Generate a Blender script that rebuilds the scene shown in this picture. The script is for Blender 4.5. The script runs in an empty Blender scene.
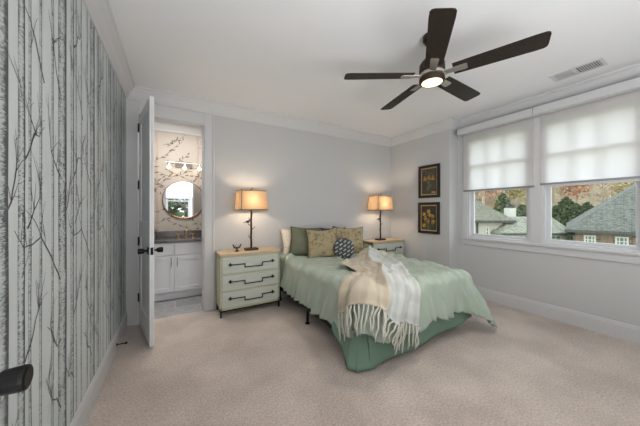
import bpy, bmesh, math, random
from math import sin, cos, pi, sqrt, atan2, radians
from mathutils import Vector, Matrix, noise

S = bpy.context.scene
COL = S.collection
random.seed(7)

# ------------------------------------------------------------------ camera
TH = 0.5278                       # yaw of the camera to the right of the depth axis
F_PX = 248.5
cam_d = bpy.data.cameras.new('camera'); cam = bpy.data.objects.new('camera', cam_d); COL.objects.link(cam)
cam.location = (0, 0, 1.31); cam.rotation_euler = (pi / 2, 0, -TH)
cam_d.sensor_fit = 'HORIZONTAL'; cam_d.sensor_width = 36; cam_d.lens = 36 * F_PX / 640
cam_d.shift_y = -2.1 / 640; cam_d.clip_start = 0.03; cam_d.clip_end = 400
S.camera = cam

# ------------------------------------------------------------------ world, sun, area lights, exposure
w = bpy.data.worlds.new('sky'); S.world = w; w.use_nodes = True
nt = w.node_tree; bg = nt.nodes['Background']
tc = nt.nodes.new('ShaderNodeTexCoord'); sp = nt.nodes.new('ShaderNodeSeparateXYZ'); rp = nt.nodes.new('ShaderNodeValToRGB')
nt.links.new(tc.outputs['Generated'], sp.inputs[0]); nt.links.new(sp.outputs['Z'], rp.inputs[0]); nt.links.new(rp.outputs[0], bg.inputs[0])
rp.color_ramp.elements[0].position = 0.0; rp.color_ramp.elements[0].color = (0.90, 0.97, 1.0, 1)
rp.color_ramp.elements[1].position = 0.6; rp.color_ramp.elements[1].color = (0.78, 0.90, 1.0, 1)
bg.inputs[1].default_value = 2.2

def light(name, kind, loc, energy, color=(1, 1, 1), size=1.0, size_y=None, aim=None, parent=None):
    l = bpy.data.lights.new(name, kind); l.energy = energy; l.color = color
    if kind == 'AREA':
        l.size = size
        if size_y: l.shape = 'RECTANGLE'; l.size_y = size_y
    elif kind == 'SUN': l.angle = size
    else: l.shadow_soft_size = size
    o = bpy.data.objects.new(name, l); COL.objects.link(o); o.location = loc
    if aim is not None:
        o.rotation_euler = (Vector(aim) - Vector(loc)).to_track_quat('-Z', 'Y').to_euler()
    if parent: o.parent = parent
    return o

light('sun', 'SUN', (-10, 5, 20), .6, (1, .95, .86), 0.3, aim=(-10 + 6, 5 + 1.0, 20 - 7))
light('room_fill_light', 'AREA', (.6, -1.3, 2.3), 11, (1, .985, .96), 1.8, 1.0, aim=(1.0, 2.2, .9))
light('ceiling_fill_light', 'AREA', (.85, -.95, .8), 63, (.965, .985, 1), 2.7, 1.2, aim=(1.0, -.5, 2.7))  # unseen upward panel added behind the camera to brighten ceiling and room
light('bathroom_fill_light', 'AREA', (.1, 3.92, 2.70), 20, (1, .97, .93), .9, .3, aim=(.1, 3.9, 0))  # added fill hidden above the doorway, no fixture; brightens the bathroom

S.view_settings.view_transform = 'Standard'; S.view_settings.look = 'None'
S.view_settings.exposure = 0.53; S.view_settings.gamma = 1.0; S.view_settings.use_curve_mapping = False

# ------------------------------------------------------------------ materials
def lin(c):
    return tuple((v / 255 / 12.92 if v / 255 <= .04045 else ((v / 255 + .055) / 1.055) ** 2.4) for v in c)

def mat(name, rgb, rough=.6, metal=0, var=0.0, scale=8, bump=0.0, bscale=60, stretch=None, sheen=0, emit=None, estr=0, spec=None):
    m = bpy.data.materials.new(name); m.use_nodes = True; n = m.node_tree; p = n.nodes['Principled BSDF']
    c = lin(rgb); p.inputs['Roughness'].default_value = rough; p.inputs['Metallic'].default_value = metal
    p.inputs['Base Color'].default_value = (*c, 1)
    if spec is not None: p.inputs['Specular IOR Level'].default_value = spec
    if sheen: p.inputs['Sheen Weight'].default_value = sheen
    if emit: p.inputs['Emission Color'].default_value = (*lin(emit), 1); p.inputs['Emission Strength'].default_value = estr
    t = n.nodes.new('ShaderNodeTexCoord'); src = t.outputs['Object']
    if stretch:
        mp = n.nodes.new('ShaderNodeMapping'); mp.inputs['Scale'].default_value = stretch; n.links.new(src, mp.inputs[0]); src = mp.outputs[0]
    if var:
        no = n.nodes.new('ShaderNodeTexNoise'); no.inputs['Scale'].default_value = scale; no.inputs['Detail'].default_value = 6
        n.links.new(src, no.inputs['Vector'])
        r = n.nodes.new('ShaderNodeValToRGB'); r.color_ramp.elements[0].position = .3; r.color_ramp.elements[1].position = .7
        r.color_ramp.elements[0].color = (*[v * (1 - var) for v in c], 1); r.color_ramp.elements[1].color = (*[min(1, v * (1 + var)) for v in c], 1)
        n.links.new(no.outputs[0], r.inputs[0]); n.links.new(r.outputs[0], p.inputs['Base Color'])
    if bump:
        nb = n.nodes.new('ShaderNodeTexNoise'); nb.inputs['Scale'].default_value = bscale; nb.inputs['Detail'].default_value = 4
        n.links.new(src, nb.inputs['Vector'])
        b = n.nodes.new('ShaderNodeBump'); b.inputs['Strength'].default_value = bump; b.inputs['Distance'].default_value = .02
        n.links.new(nb.outputs[0], b.inputs['Height']); n.links.new(b.outputs[0], p.inputs['Normal'])
    return m

def N(m, typ, **kw):
    nd = m.node_tree.nodes.new(typ)
    for k, v in kw.items():
        if k in nd.inputs: nd.inputs[k].default_value = v
        else: setattr(nd, k, v)
    return nd
def LK(m, a, b): m.node_tree.links.new(a, b)
def ramp(m, stops, const=False):
    r = N(m, 'ShaderNodeValToRGB'); cr = r.color_ramp
    if const: cr.interpolation = 'CONSTANT'
    while len(cr.elements) < len(stops): cr.elements.new(.5)
    for e, (p, c) in zip(cr.elements, stops): e.position = p; e.color = (*c, 1)
    return r

M = {}
M['wall'] = mat('wall paint', (190, 190, 190), .85, bump=.02, bscale=200)
M['ceil'] = mat('ceiling paint', (226, 226, 227), .9)
M['trim'] = mat('white trim paint', (198, 198, 199), .5)
M['white'] = mat('white lacquer', (240, 240, 241), .4)
M['cab'] = mat('white cabinet paint', (226, 228, 232), .4)
M['black'] = mat('black metal', (22, 22, 23), .45, .6)
M['bronze'] = mat('dark bronze', (58, 44, 36), .5, .5, var=.25, scale=40)
M['nickel'] = mat('brushed nickel', (190, 186, 178), .35, .9)
M['brass'] = mat('brushed brass', (200, 150, 95), .3, .9)
M['ironhandle'] = mat('blackened iron', (34, 30, 28), .55, .4)
M['nightbody'] = mat('washed olive wood', (180, 178, 152), .6, var=.12, scale=6, stretch=(2, 2, 14))
M['drawer'] = mat('washed pale green wood', (192, 196, 186), .55, var=.07, scale=5, stretch=(1, 6, 14))
M['oak'] = mat('pale oak', (196, 172, 140), .5, var=.1, scale=6, stretch=(1, 12, 12))
M['walnut'] = mat('dark walnut blade', (40, 33, 28), .5, var=.25, scale=9, stretch=(1, 8, 8), spec=.25)
M['counter'] = mat('dark stone counter', (74, 70, 68), .25, var=.25, scale=14)
M['leaf'] = mat('plant leaf', (70, 100, 50), .6, var=.3, scale=20)
M['pot'] = mat('grey pot', (120, 116, 110), .7)
M['duvet'] = mat('sage green satin cotton', (160, 173, 158), .36, var=.04, scale=5, sheen=.25, bump=.06, bscale=28)
M['skirt'] = mat('sage green sheet', (104, 130, 112), .6, var=.04)
M['piping'] = mat('charcoal piping', (64, 62, 58), .8)
M['paper'] = mat('pale wallpaper ground', (200, 205, 204), .8, var=.02, scale=3)
M['branchink'] = mat('printed branch ink', (92, 98, 100), .8, var=.2, scale=80)
M['bathpaper'] = mat('cream floral wallpaper', (172, 164, 155), .8, var=.04, scale=4)
M['bathink'] = mat('floral print dark', (104, 92, 80), .8, var=.35, scale=30)
M['bathinkp'] = mat('floral print taupe', (168, 152, 140), .8, var=.15, scale=30)
M['frame'] = mat('black picture frame', (30, 26, 24), .4)
M['gold'] = mat('gold mat line', (196, 160, 104), .5)
M['art'] = mat('dark print ground', (72, 66, 58), .6, var=.25, scale=14)
M['artdark'] = mat('near black print ground', (48, 50, 46), .6, var=.3, scale=14)
M['petal'] = mat('ochre printed petals', (206, 160, 82), .6, var=.2, scale=40)
M['artleaf'] = mat('olive printed leaves', (128, 122, 78), .6, var=.2, scale=40)
M['slat'] = mat('grey vent slat', (176, 176, 176), .6)
M['alu'] = mat('aluminium hem bar', (150, 150, 152), .4, .7)
M['vinyl'] = mat('white vinyl sash', (204, 205, 207), .4)
M['cream'] = mat('cream pillow linen', (222, 208, 186), .85, var=.03)

# carpet
def carpet():
    m = mat('beige cut pile carpet', (178, 164, 154), .95, bump=.0, sheen=.25)
    p = m.node_tree.nodes['Principled BSDF']; t = N(m, 'ShaderNodeTexCoord')
    n1 = N(m, 'ShaderNodeTexNoise', Scale=2.6, Detail=5); n2 = N(m, 'ShaderNodeTexNoise', Scale=75., Detail=5)
    for n_ in (n1, n2): LK(m, t.outputs['Object'], n_.inputs['Vector'])
    r1 = ramp(m, [(.36, lin((176, 162, 152))), (.64, lin((196, 182, 172)))])
    r2 = ramp(m, [(.34, (.77, .77, .77)), (.66, (1.14, 1.14, 1.14))])
    LK(m, n1.outputs[0], r1.inputs[0]); LK(m, n2.outputs[0], r2.inputs[0])
    mx = N(m, 'ShaderNodeMix', data_type='RGBA', blend_type='MULTIPLY'); mx.inputs[0].default_value = 1
    LK(m, r1.outputs[0], mx.inputs[6]); LK(m, r2.outputs[0], mx.inputs[7]); LK(m, mx.outputs[2], p.inputs['Base Color'])
    b = N(m, 'ShaderNodeBump', Strength=.7, Distance=.012)
    LK(m, n2.outputs[0], b.inputs['Height']); LK(m, b.outputs[0], p.inputs['Normal'])
    return m
M['carpet'] = carpet()

def tile():
    m = mat('grey marble tile', (150, 150, 150), .3); p = m.node_tree.nodes['Principled BSDF']
    t = N(m, 'ShaderNodeTexCoord'); mp = N(m, 'ShaderNodeMapping'); mp.inputs['Rotation'].default_value = (0, 0, 0)
    LK(m, t.outputs['Object'], mp.inputs[0])
    br = N(m, 'ShaderNodeTexBrick', Scale=1.0); br.inputs['Brick Width'].default_value = .6; br.inputs['Row Height'].default_value = .3
    br.inputs['Mortar Size'].default_value = .004; br.inputs['Color1'].default_value = (*lin((158, 158, 159)), 1)
    br.inputs['Color2'].default_value = (*lin((138, 139, 140)), 1); br.inputs['Mortar'].default_value = (*lin((196, 196, 196)), 1)
    LK(m, mp.outputs[0], br.inputs[0])
    n1 = N(m, 'ShaderNodeTexNoise', Scale=3., Detail=8, Distortion=1.5); LK(m, t.outputs['Object'], n1.inputs['Vector'])
    r = ramp(m, [(.42, (.88, .88, .88)), (.5, (1.18, 1.18, 1.18)), (.56, (.95, .95, .95))]); LK(m, n1.outputs[0], r.inputs[0])
    mx = N(m, 'ShaderNodeMix', data_type='RGBA', blend_type='MULTIPLY'); mx.inputs[0].default_value = .8
    LK(m, br.outputs[0], mx.inputs[6]); LK(m, r.outputs[0], mx.inputs[7]); LK(m, mx.outputs[2], p.inputs['Base Color'])
    return m
M['tile'] = tile()

def bark():
    # printed birch bark: short horizontal ink strokes, dense along the trunk's edges (u across, v along the trunk in metres)
    m = mat('printed birch bark', (180, 186, 186), .8); p = m.node_tree.nodes['Principled BSDF']
    uv = N(m, 'ShaderNodeUVMap'); sx = N(m, 'ShaderNodeSeparateXYZ'); LK(m, uv.outputs[0], sx.inputs[0])
    prof = ramp(m, [(0, (.74,) * 3), (.10, (.58,) * 3), (.45, (.45,) * 3), (.75, (.62,) * 3), (.88, (.86,) * 3), (1, (.9,) * 3)]); LK(m, sx.outputs[0], prof.inputs[0])
    t = N(m, 'ShaderNodeTexCoord'); mp = N(m, 'ShaderNodeMapping'); mp.inputs['Scale'].default_value = (1, 60, 260); LK(m, t.outputs['Object'], mp.inputs[0])
    no = N(m, 'ShaderNodeTexNoise', Scale=1., Detail=3); LK(m, mp.outputs[0], no.inputs['Vector'])
    no2 = N(m, 'ShaderNodeTexNoise', Scale=9., Detail=3); LK(m, t.outputs['Object'], no2.inputs['Vector'])
    a1 = N(m, 'ShaderNodeMath', operation='MULTIPLY_ADD'); a1.inputs[1].default_value = .45; LK(m, no2.outputs[0], a1.inputs[0])
    sub = N(m, 'ShaderNodeMath', operation='SUBTRACT'); LK(m, prof.outputs[0], sub.inputs[0]); sub.inputs[1].default_value = .225
    LK(m, sub.outputs[0], a1.inputs[2])
    d = N(m, 'ShaderNodeMath', operation='SUBTRACT'); LK(m, a1.outputs[0], d.inputs[0]); LK(m, no.outputs[0], d.inputs[1])
    r = ramp(m, [(.0, lin((190, 195, 194))), (.12, lin((138, 144, 143))), (.3, lin((78, 84, 86)))]); LK(m, d.outputs[0], r.inputs[0])
    LK(m, r.outputs[0], p.inputs['Base Color'])
    return m
M['bark'] = bark()

def translucent(name, rgb, tr=.5, emit=None, estr=0, weave=0):
    m = bpy.data.materials.new(name); m.use_nodes = True; n = m.node_tree; n.nodes.clear()
    o = n.nodes.new('ShaderNodeOutputMaterial'); d = n.nodes.new('ShaderNodeBsdfDiffuse'); t = n.nodes.new('ShaderNodeBsdfTranslucent'); mx = n.nodes.new('ShaderNodeMixShader')
    for q in (d, t): q.inputs[0].default_value = (*lin(rgb), 1)
    if weave:
        tcn = n.nodes.new('ShaderNodeTexCoord'); nn = n.nodes.new('ShaderNodeTexNoise'); nn.inputs['Scale'].default_value = weave
        r = n.nodes.new('ShaderNodeValToRGB'); c = lin(rgb)
        r.color_ramp.elements[0].color = (*[v * .9 for v in c], 1); r.color_ramp.elements[1].color = (*[min(1, v * 1.08) for v in c], 1)
        n.links.new(tcn.outputs['Object'], nn.inputs['Vector']); n.links.new(nn.outputs[0], r.inputs[0])
        for q in (d, t): n.links.new(r.outputs[0], q.inputs[0])
    mx.inputs[0].default_value = tr; n.links.new(d.outputs[0], mx.inputs[1]); n.links.new(t.outputs[0], mx.inputs[2])
    last = mx
    if emit:
        e = n.nodes.new('ShaderNodeEmission'); e.inputs[0].default_value = (*lin(emit), 1); e.inputs[1].default_value = estr
        ad = n.nodes.new('ShaderNodeAddShader'); n.links.new(mx.outputs[0], ad.inputs[0]); n.links.new(e.outputs[0], ad.inputs[1]); last = ad
    n.links.new(last.outputs[0], o.inputs[0]); return m
M['shade'] = translucent('white solar fabric', (240, 237, 235), .66)
M['lampshade'] = translucent('tan linen lampshade', (186, 158, 126), .27, weave=120)

def glass():
    m = bpy.data.materials.new('window glass'); m.use_nodes = True; n = m.node_tree; n.nodes.clear()
    o = n.nodes.new('ShaderNodeOutputMaterial'); t = n.nodes.new('ShaderNodeBsdfTransparent'); g = n.nodes.new('ShaderNodeBsdfGlossy'); mx = n.nodes.new('ShaderNodeMixShader')
    g.inputs['Roughness'].default_value = .02; mx.inputs[0].default_value = .04
    n.links.new(t.outputs[0], mx.inputs[1]); n.links.new(g.outputs[0], mx.inputs[2]); n.links.new(mx.outputs[0], o.inputs[0]); return m
M['glass'] = glass()
M['mirror'] = mat('silvered mirror glass', (235, 238, 240), .02, 1)
def emis(name, rgb, st):
    return mat(name, rgb, .5, emit=rgb, estr=st)
M['bulb'] = emis('warm lit bulb', (255, 226, 180), 6)
M['fanglass'] = emis('lit frosted glass', (255, 228, 190), 1.1)
M['vanbulb'] = emis('lit clear bulb', (255, 240, 215), 7)

# ------------------------------------------------------------------ mesh builder
class MB:
    def __init__(s): s.v = []; s.f = []; s.mi = []; s.uv = {}; s.cur = 0
    def _add(s, vs, fs, uvs=None):
        b = len(s.v); s.v += [tuple(v) for v in vs]
        for f in fs:
            s.f.append(tuple(b + i for i in f)); s.mi.append(s.cur)
        if uvs:
            for i, u in enumerate(uvs): s.uv[b + i] = u
    def box(s, x0, x1, y0, y1, z0, z1):
        x0, x1 = sorted((x0, x1)); y0, y1 = sorted((y0, y1)); z0, z1 = sorted((z0, z1))
        s._add([(x0, y0, z0), (x1, y0, z0), (x1, y1, z0), (x0, y1, z0), (x0, y0, z1), (x1, y0, z1), (x1, y1, z1), (x0, y1, z1)],
               [(3, 2, 1, 0), (4, 5, 6, 7), (0, 1, 5, 4), (1, 2, 6, 5), (2, 3, 7, 6), (3, 0, 4, 7)]); return s
    def poly(s, pts): s._add(pts, [tuple(range(len(pts)))]); return s
    def hexa(s, lo, hi):      # two quads, bottom then top
        s._add(list(lo) + list(hi), [(3, 2, 1, 0), (4, 5, 6, 7), (0, 1, 5, 4), (1, 2, 6, 5), (2, 3, 7, 6), (3, 0, 4, 7)]); return s
    def prism(s, pts, vec):   # polygon extruded along vec
        n = len(pts); vec = Vector(vec); a = [Vector(p) for p in pts]
        s._add([*a, *[p + vec for p in a]], [tuple(range(n))[::-1], tuple(range(n, 2 * n))] + [(i, (i + 1) % n, n + (i + 1) % n, n + i) for i in range(n)]); return s
    def tube(s, pts, r, n=8, cap=True):
        pts = [Vector(p) for p in pts]; rs = r if isinstance(r, (list, tuple)) else [r] * len(pts); vs = []; up = None
        for i, p in enumerate(pts):
            t = (pts[min(i + 1, len(pts) - 1)] - pts[max(i - 1, 0)]).normalized()
            if up is None: up = Vector((0, 0, 1)) if abs(t.z) < .9 else Vector((1, 0, 0))
            a = t.cross(up).normalized(); b = a.cross(t).normalized(); up = b
            vs += [p + (a * cos(2 * pi * k / n) + b * sin(2 * pi * k / n)) * rs[i] for k in range(n)]
        fs = [(i * n + k, i * n + (k + 1) % n, (i + 1) * n + (k + 1) % n, (i + 1) * n + k) for i in range(len(pts) - 1) for k in range(n)]
        if cap: fs += [tuple(range(n))[::-1], tuple((len(pts) - 1) * n + k for k in range(n))]
        s._add(vs, fs); return s
    def lathe(s, prof, c=(0, 0, 0), axis='z', n=24):  # prof: (radius, height)
        vs = []
        for r, h in prof:
            for k in range(n):
                a = 2 * pi * k / n; p = (r * cos(a), r * sin(a), h)
                if axis == 'x': p = (h, r * cos(a), r * sin(a))
                if axis == 'y': p = (r * cos(a), h, r * sin(a))
                vs.append((c[0] + p[0], c[1] + p[1], c[2] + p[2]))
        m = len(prof); fs = [(i * n + k, i * n + (k + 1) % n, (i + 1) * n + (k + 1) % n, (i + 1) * n + k) for i in range(m - 1) for k in range(n)]
        fs += [tuple(range(n))[::-1], tuple((m - 1) * n + k for k in range(n))]
        s._add(vs, fs); return s
    def ball(s, c, r, n=10, sc=(1, 1, 1)):
        prof = [(max(1e-4, r * sin(pi * i / n)), -r * cos(pi * i / n)) for i in range(n + 1)]
        vs = []
        for rr, h in prof:
            for k in range(n * 2):
                a = pi * k / n; vs.append((c[0] + rr * cos(a) * sc[0], c[1] + rr * sin(a) * sc[1], c[2] + h * sc[2]))
        n2 = n * 2
        s._add(vs, [(i * n2 + k, i * n2 + (k + 1) % n2, (i + 1) * n2 + (k + 1) % n2, (i + 1) * n2 + k) for i in range(n) for k in range(n2)]); return s
    def grid(s, fn, nu, nv, uv=True):
        vs = [fn(i / nu, j / nv) for j in range(nv + 1) for i in range(nu + 1)]
        uvs = [(i / nu, j / nv) for j in range(nv + 1) for i in range(nu + 1)]
        s._add(vs, [(j * (nu + 1) + i, j * (nu + 1) + i + 1, (j + 1) * (nu + 1) + i + 1, (j + 1) * (nu + 1) + i) for j in range(nv) for i in range(nu)], uvs if uv else None); return s
    def build(s, name, mats, parent=None, smooth=False, bevel=0, fix=True, loc=None, rot=None, weld=False):
        me = bpy.data.meshes.new(name); me.from_pydata(s.v, [], s.f)
        mats = mats if isinstance(mats, (list, tuple)) else [mats]
        for m in mats: me.materials.append(M[m] if isinstance(m, str) else m)
        me.polygons.foreach_set('material_index', s.mi)
        if s.uv:
            ul = me.uv_layers.new(name='UVMap')
            for lp in me.loops: ul.data[lp.index].uv = s.uv.get(lp.vertex_index, (0, 0))
        if fix:
            bm = bmesh.new(); bm.from_mesh(me)
            if weld: bmesh.ops.remove_doubles(bm, verts=bm.verts, dist=1e-5)
            bmesh.ops.recalc_face_normals(bm, faces=bm.faces); bm.to_mesh(me); bm.free()
        if smooth: me.polygons.foreach_set('use_smooth', [True] * len(me.polygons))
        me.update()
        o = bpy.data.objects.new(name, me); COL.objects.link(o)
        if parent: o.parent = parent
        if loc: o.location = loc
        if rot: o.rotation_euler = rot
        if bevel:
            b = o.modifiers.new('bevel', 'BEVEL'); b.width = bevel; b.segments = 2; b.limit_method = 'ANGLE'
        return o

def tag(o, label, cat, group=None, kind=None):
    o['label'] = label; o['category'] = cat
    if group: o['group'] = group
    if kind: o['kind'] = kind
    return o
def thing(name, label, cat, loc=(0, 0, 0), rz=0, group=None):
    o = bpy.data.objects.new(name, None); COL.objects.link(o); o.empty_display_size = .05
    o.location = loc; o.rotation_euler = (0, 0, rz); return tag(o, label, cat, group)
def struct(o, label=None, cat=None):
    o['kind'] = 'structure'
    if label: o['label'] = label; o['category'] = cat
    return o
def copy_tree(o, parent=None):
    c = o.copy(); COL.objects.link(c)
    if parent: c.parent = parent; c.matrix_parent_inverse = o.matrix_parent_inverse.copy()
    for ch in list(o.children): copy_tree(ch, c)
    return c
def subsurf(o, lv=1):
    m = o.modifiers.new('subsurf', 'SUBSURF'); m.levels = lv; m.render_levels = lv; return o

# ------------------------------------------------------------------ room shell
AL, AP, AR = -.487, 3.721, 3.951      # wallpaper wall, picture wall, window bay wall
DB, DR, DN = 3.571, 2.347, -1.7       # back wall, bay return, wall behind the camera
HC, ZC, PC = 2.735, 2.588, .098       # ceiling, underside of crown, crown projection
OX0, OX1, OZ = -.365, .330, 2.43      # bathroom doorway
BD = 4.70                             # bathroom far wall
W1 = (1.40, 2.19); W2 = (.50, 1.275); WZ = (.90, 2.42)

def holed(mb, axis, t0, t1, u0, u1, z0, z1, holes):
    us = sorted({u0, u1, *[h for q in holes for h in q[:2]]}); zs = sorted({z0, z1, *[h for q in holes for h in q[2:]]})
    for i in range(len(us) - 1):
        for j in range(len(zs) - 1):
            cu, cz = (us[i] + us[i + 1]) / 2, (zs[j] + zs[j + 1]) / 2
            if any(q[0] < cu < q[1] and q[2] < cz < q[3] for q in holes): continue
            if axis == 'x': mb.box(t0, t1, us[i], us[i + 1], zs[j], zs[j + 1])
            else: mb.box(us[i], us[i + 1], t0, t1, zs[j], zs[j + 1])

mb = MB(); mb.box(AL, 4.12, DN, DB + .03, -.12, 0); struct(mb.build('floor', 'carpet'))
mb = MB(); mb.box(-1.2, 2.0, DB + .03, BD, -.12, -.004); struct(mb.build('floor_bathroom', 'tile'))
mb = MB(); mb.box(-1.35, 4.25, DN - .15, BD + .15, HC, HC + .15); struct(mb.build('ceiling', 'ceil'))
mb = MB(); holed(mb, 'y', DB, DB + .13, AL - .12, 4.12, 0, HC, [(OX0, OX1, 0, OZ)]); struct(mb.build('wall_back', 'wall'))
mb = MB(); mb.box(AP, 4.12, DR, DB, 0, HC)
holed(mb, 'x', AR, 4.12, DN, DR, 0, HC, [(*W1, *WZ), (*W2, *WZ)]); struct(mb.build('wall_right', 'wall'))
W3 = (-.30, .50, .95, 2.42)
mb = MB(); holed(mb, 'y', DN - .12, DN, AL - .12, 4.12, 0, HC, [W3]); struct(mb.build('wall_near', 'wall'))

# wallpaper wall with its printed birches
mb = MB(); mb.box(AL - .12, AL, DN, DB, 0, HC)
rw = random.Random(3)
PER = .52
trunks = [(1.150, 1.254), (1.313, 1.362), (1.388, 1.410), (1.478, 1.500), (1.592, 1.615)]
xw = AL + .0008
def strip(d0, d1, seed):
    mb.cur = 1; n = 24; pts = []
    for i in range(n + 1):
        z = .165 + (ZC - .165) * i / n
        a = .006 * noise.noise((seed, z * 1.6, 0)); e = .003 * noise.noise((seed, z * 9, 5)); e2 = .003 * noise.noise((seed, z * 9, 9))
        pts.append((d0 + a + e, d1 + a + e2, z))
    vs = []; uvs = []
    for q in pts: vs += [(xw, q[0], q[2]), (xw, q[1], q[2])]; uvs += [(0, q[2]), (1, q[2])]
    mb._add(vs, [(2 * i, 2 * i + 1, 2 * i + 3, 2 * i + 2) for i in range(n)], uvs)
def ink(pts, w0, w1=.0012):
    # a printed branch: tapering flat stroke along (d, z) points
    mb.cur = 2; vs = []; n = len(pts)
    for i, (d, z) in enumerate(pts):
        t = Vector((pts[min(i + 1, n - 1)][0] - pts[max(i - 1, 0)][0], pts[min(i + 1, n - 1)][1] - pts[max(i - 1, 0)][1])).normalized()
        w_ = (w0 + (w1 - w0) * i / (n - 1)) / 2
        vs += [(xw + .0005, d - t.y * w_, z + t.x * w_), (xw + .0005, d + t.y * w_, z - t.x * w_)]
    vs = [(x, min(max(y, DN), DB - .002), min(max(z, .17), ZC - .002)) for x, y, z in vs]
    mb._add(vs, [(2 * i, 2 * i + 1, 2 * i + 3, 2 * i + 2) for i in range(n - 1)])
def branch(d, z, ang, L, w, depth=0):
    pts = [(d, z)]; n = max(4, int(L / .03)); a = ang
    for i in range(n):
        a += rw.uniform(-.28, .28); pts.append((pts[-1][0] + cos(a) * L / n, pts[-1][1] + sin(a) * L / n))
    ink(pts, w, .0018)
    if depth < 2:
        for k in range(rw.randint(2, 3) if depth == 0 else rw.randint(0, 2)):
            i = rw.randint(n // 3, n); p = pts[i]
            branch(p[0], p[1], ang + rw.choice((-1, 1)) * rw.uniform(.4, .9), L * rw.uniform(.3, .5), w * .5, depth + 1)
motif = [  # (d, z points) of the long boughs seen in the print, relative to the first trunk set
    [(1.22, 1.28), (1.27, 1.34), (1.30, 1.45), (1.35, 1.50)], [(1.36, 1.50), (1.40, 1.55), (1.43, 1.62), (1.47, 1.62), (1.52, 1.67)],
    [(1.69, .98), (1.60, 1.09), (1.49, 1.20), (1.42, 1.18), (1.35, 1.17), (1.29, 1.24)], [(1.36, .74), (1.41, .80), (1.46, .90), (1.49, .92)],
    [(1.69, 1.48), (1.64, 1.52), (1.59, 1.58), (1.57, 1.69)], [(1.69, 1.88), (1.65, 1.96), (1.61, 2.08), (1.56, 2.2)],
    [(1.38, 1.24), (1.43, 1.31), (1.48, 1.37)], [(1.70, .68), (1.66, .66), (1.61, .72), (1.58, .80)],
    [(1.36, 2.22), (1.40, 2.25), (1.43, 2.32), (1.46, 2.32), (1.50, 2.38)], [(1.52, 1.86), (1.44, 2.0), (1.40, 2.05), (1.34, 2.09), (1.30, 2.2)],
    [(1.36, .38), (1.32, .44), (1.29, .43), (1.25, .5)], [(1.70, .34), (1.65, .42), (1.60, .44), (1.57, .55)]]
for rep in range(-5, 5):
    o = rep * PER; dz = (rep % 2) * .0
    for i, (a, b) in enumerate(trunks):
        if b + o < DN or a + o > DB: continue
        strip(max(a + o, DN), min(b + o, DB - .002), i * 3.1)
    for pts in motif:
        q = [(d + o, z) for d, z in pts]
        if q[0][0] < .9 or max(p[0] for p in q) > DB: continue
        # refine and jitter
        fine = []
        for k in range(len(q) - 1):
            for m_ in range(3):
                t = m_ / 3; fine.append((q[k][0] * (1 - t) + q[k + 1][0] * t + rw.uniform(-.003, .003), q[k][1] * (1 - t) + q[k + 1][1] * t + rw.uniform(-.003, .003)))
        fine.append(q[-1]); ink(fine, .011, .003)
        for k in range(4):
            p = fine[rw.randint(len(fine) // 3, len(fine) - 1)]
            branch(p[0], p[1], pi / 2 + rw.uniform(-.7, .7), rw.uniform(.08, .16), .005, 1)
    if .5 < 1.4 + o < DB:
        for k in range(9):
            t = rw.choice(trunks); z = rw.uniform(.3, 2.4)
            if (t[0] + t[1]) / 2 + o < DB - .1:
                branch((t[0] + t[1]) / 2 + o, z, pi / 2 + rw.choice((-1, 1)) * rw.uniform(.25, .6), rw.uniform(.1, .22), .005, 1)
struct(mb.build('wall_left', ['paper', 'bark', 'branchink'], fix=False))

# crown, baseboards
CP = [(0, 0), (.012, 0), (.018, .02), (.03, .035), (.055, .075), (.08, .105), (.085, .118), (.098, .122), (.098, HC - ZC), (0, HC - ZC)]  # out, up
def run_x(mb, x, sgn, y0, y1, prof, z0, m0=0, m1=0):   # profile run along y on a wall at x facing sgn; m: mitre sign at each end
    n = len(prof); vs = [(x + sgn * p, y0 + m0 * p, z0 + h) for p, h in prof] + [(x + sgn * p, y1 + m1 * p, z0 + h) for p, h in prof]
    mb._add(vs, [tuple(range(n)), tuple(range(n, 2 * n))] + [(i, (i + 1) % n, n + (i + 1) % n, n + i) for i in range(n)])
def run_y(mb, y, sgn, x0, x1, prof, z0, m0=0, m1=0):
    n = len(prof); vs = [(x0 + m0 * p, y + sgn * p, z0 + h) for p, h in prof] + [(x1 + m1 * p, y + sgn * p, z0 + h) for p, h in prof]
    mb._add(vs, [tuple(range(n)), tuple(range(n, 2 * n))] + [(i, (i + 1) % n, n + (i + 1) % n, n + i) for i in range(n)])
mb = MB()
run_x(mb, AL, 1, DN, DB, CP, ZC, 0, -1); run_y(mb, DB, -1, AL, AP, CP, ZC, 1, -1)
run_x(mb, AP, -1, DR, DB, CP, ZC, -1, -1); run_y(mb, DR, -1, AP, AR, CP, ZC, -1, -1); run_x(mb, AR, -1, DN, DR, CP, ZC, 0, -1)
struct(mb.build('trim_1', 'trim'))
BP = [(0, 0), (.016, 0), (.016, .135), (.011, .15), (.011, .160), (.006, .168), (0, .168)]
mb = MB(); run_x(mb, AL, 1, DN, DB, BP, 0, 0, -1); struct(mb.build('baseboard_left', 'trim'))
mb = MB(); run_y(mb, DB, -1, OX1 + .125, AP, BP, 0, 0, -1); struct(mb.build('baseboard_back', 'trim'))
mb = MB(); run_x(mb, AP, -1, DR, DB, BP, 0, -1, -1); run_y(mb, DR, -1, AP, AR, BP, 0, -1, -1); run_x(mb, AR, -1, DN, DR, BP, 0, 0, -1)
struct(mb.build('baseboard_right', 'trim'))
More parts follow.
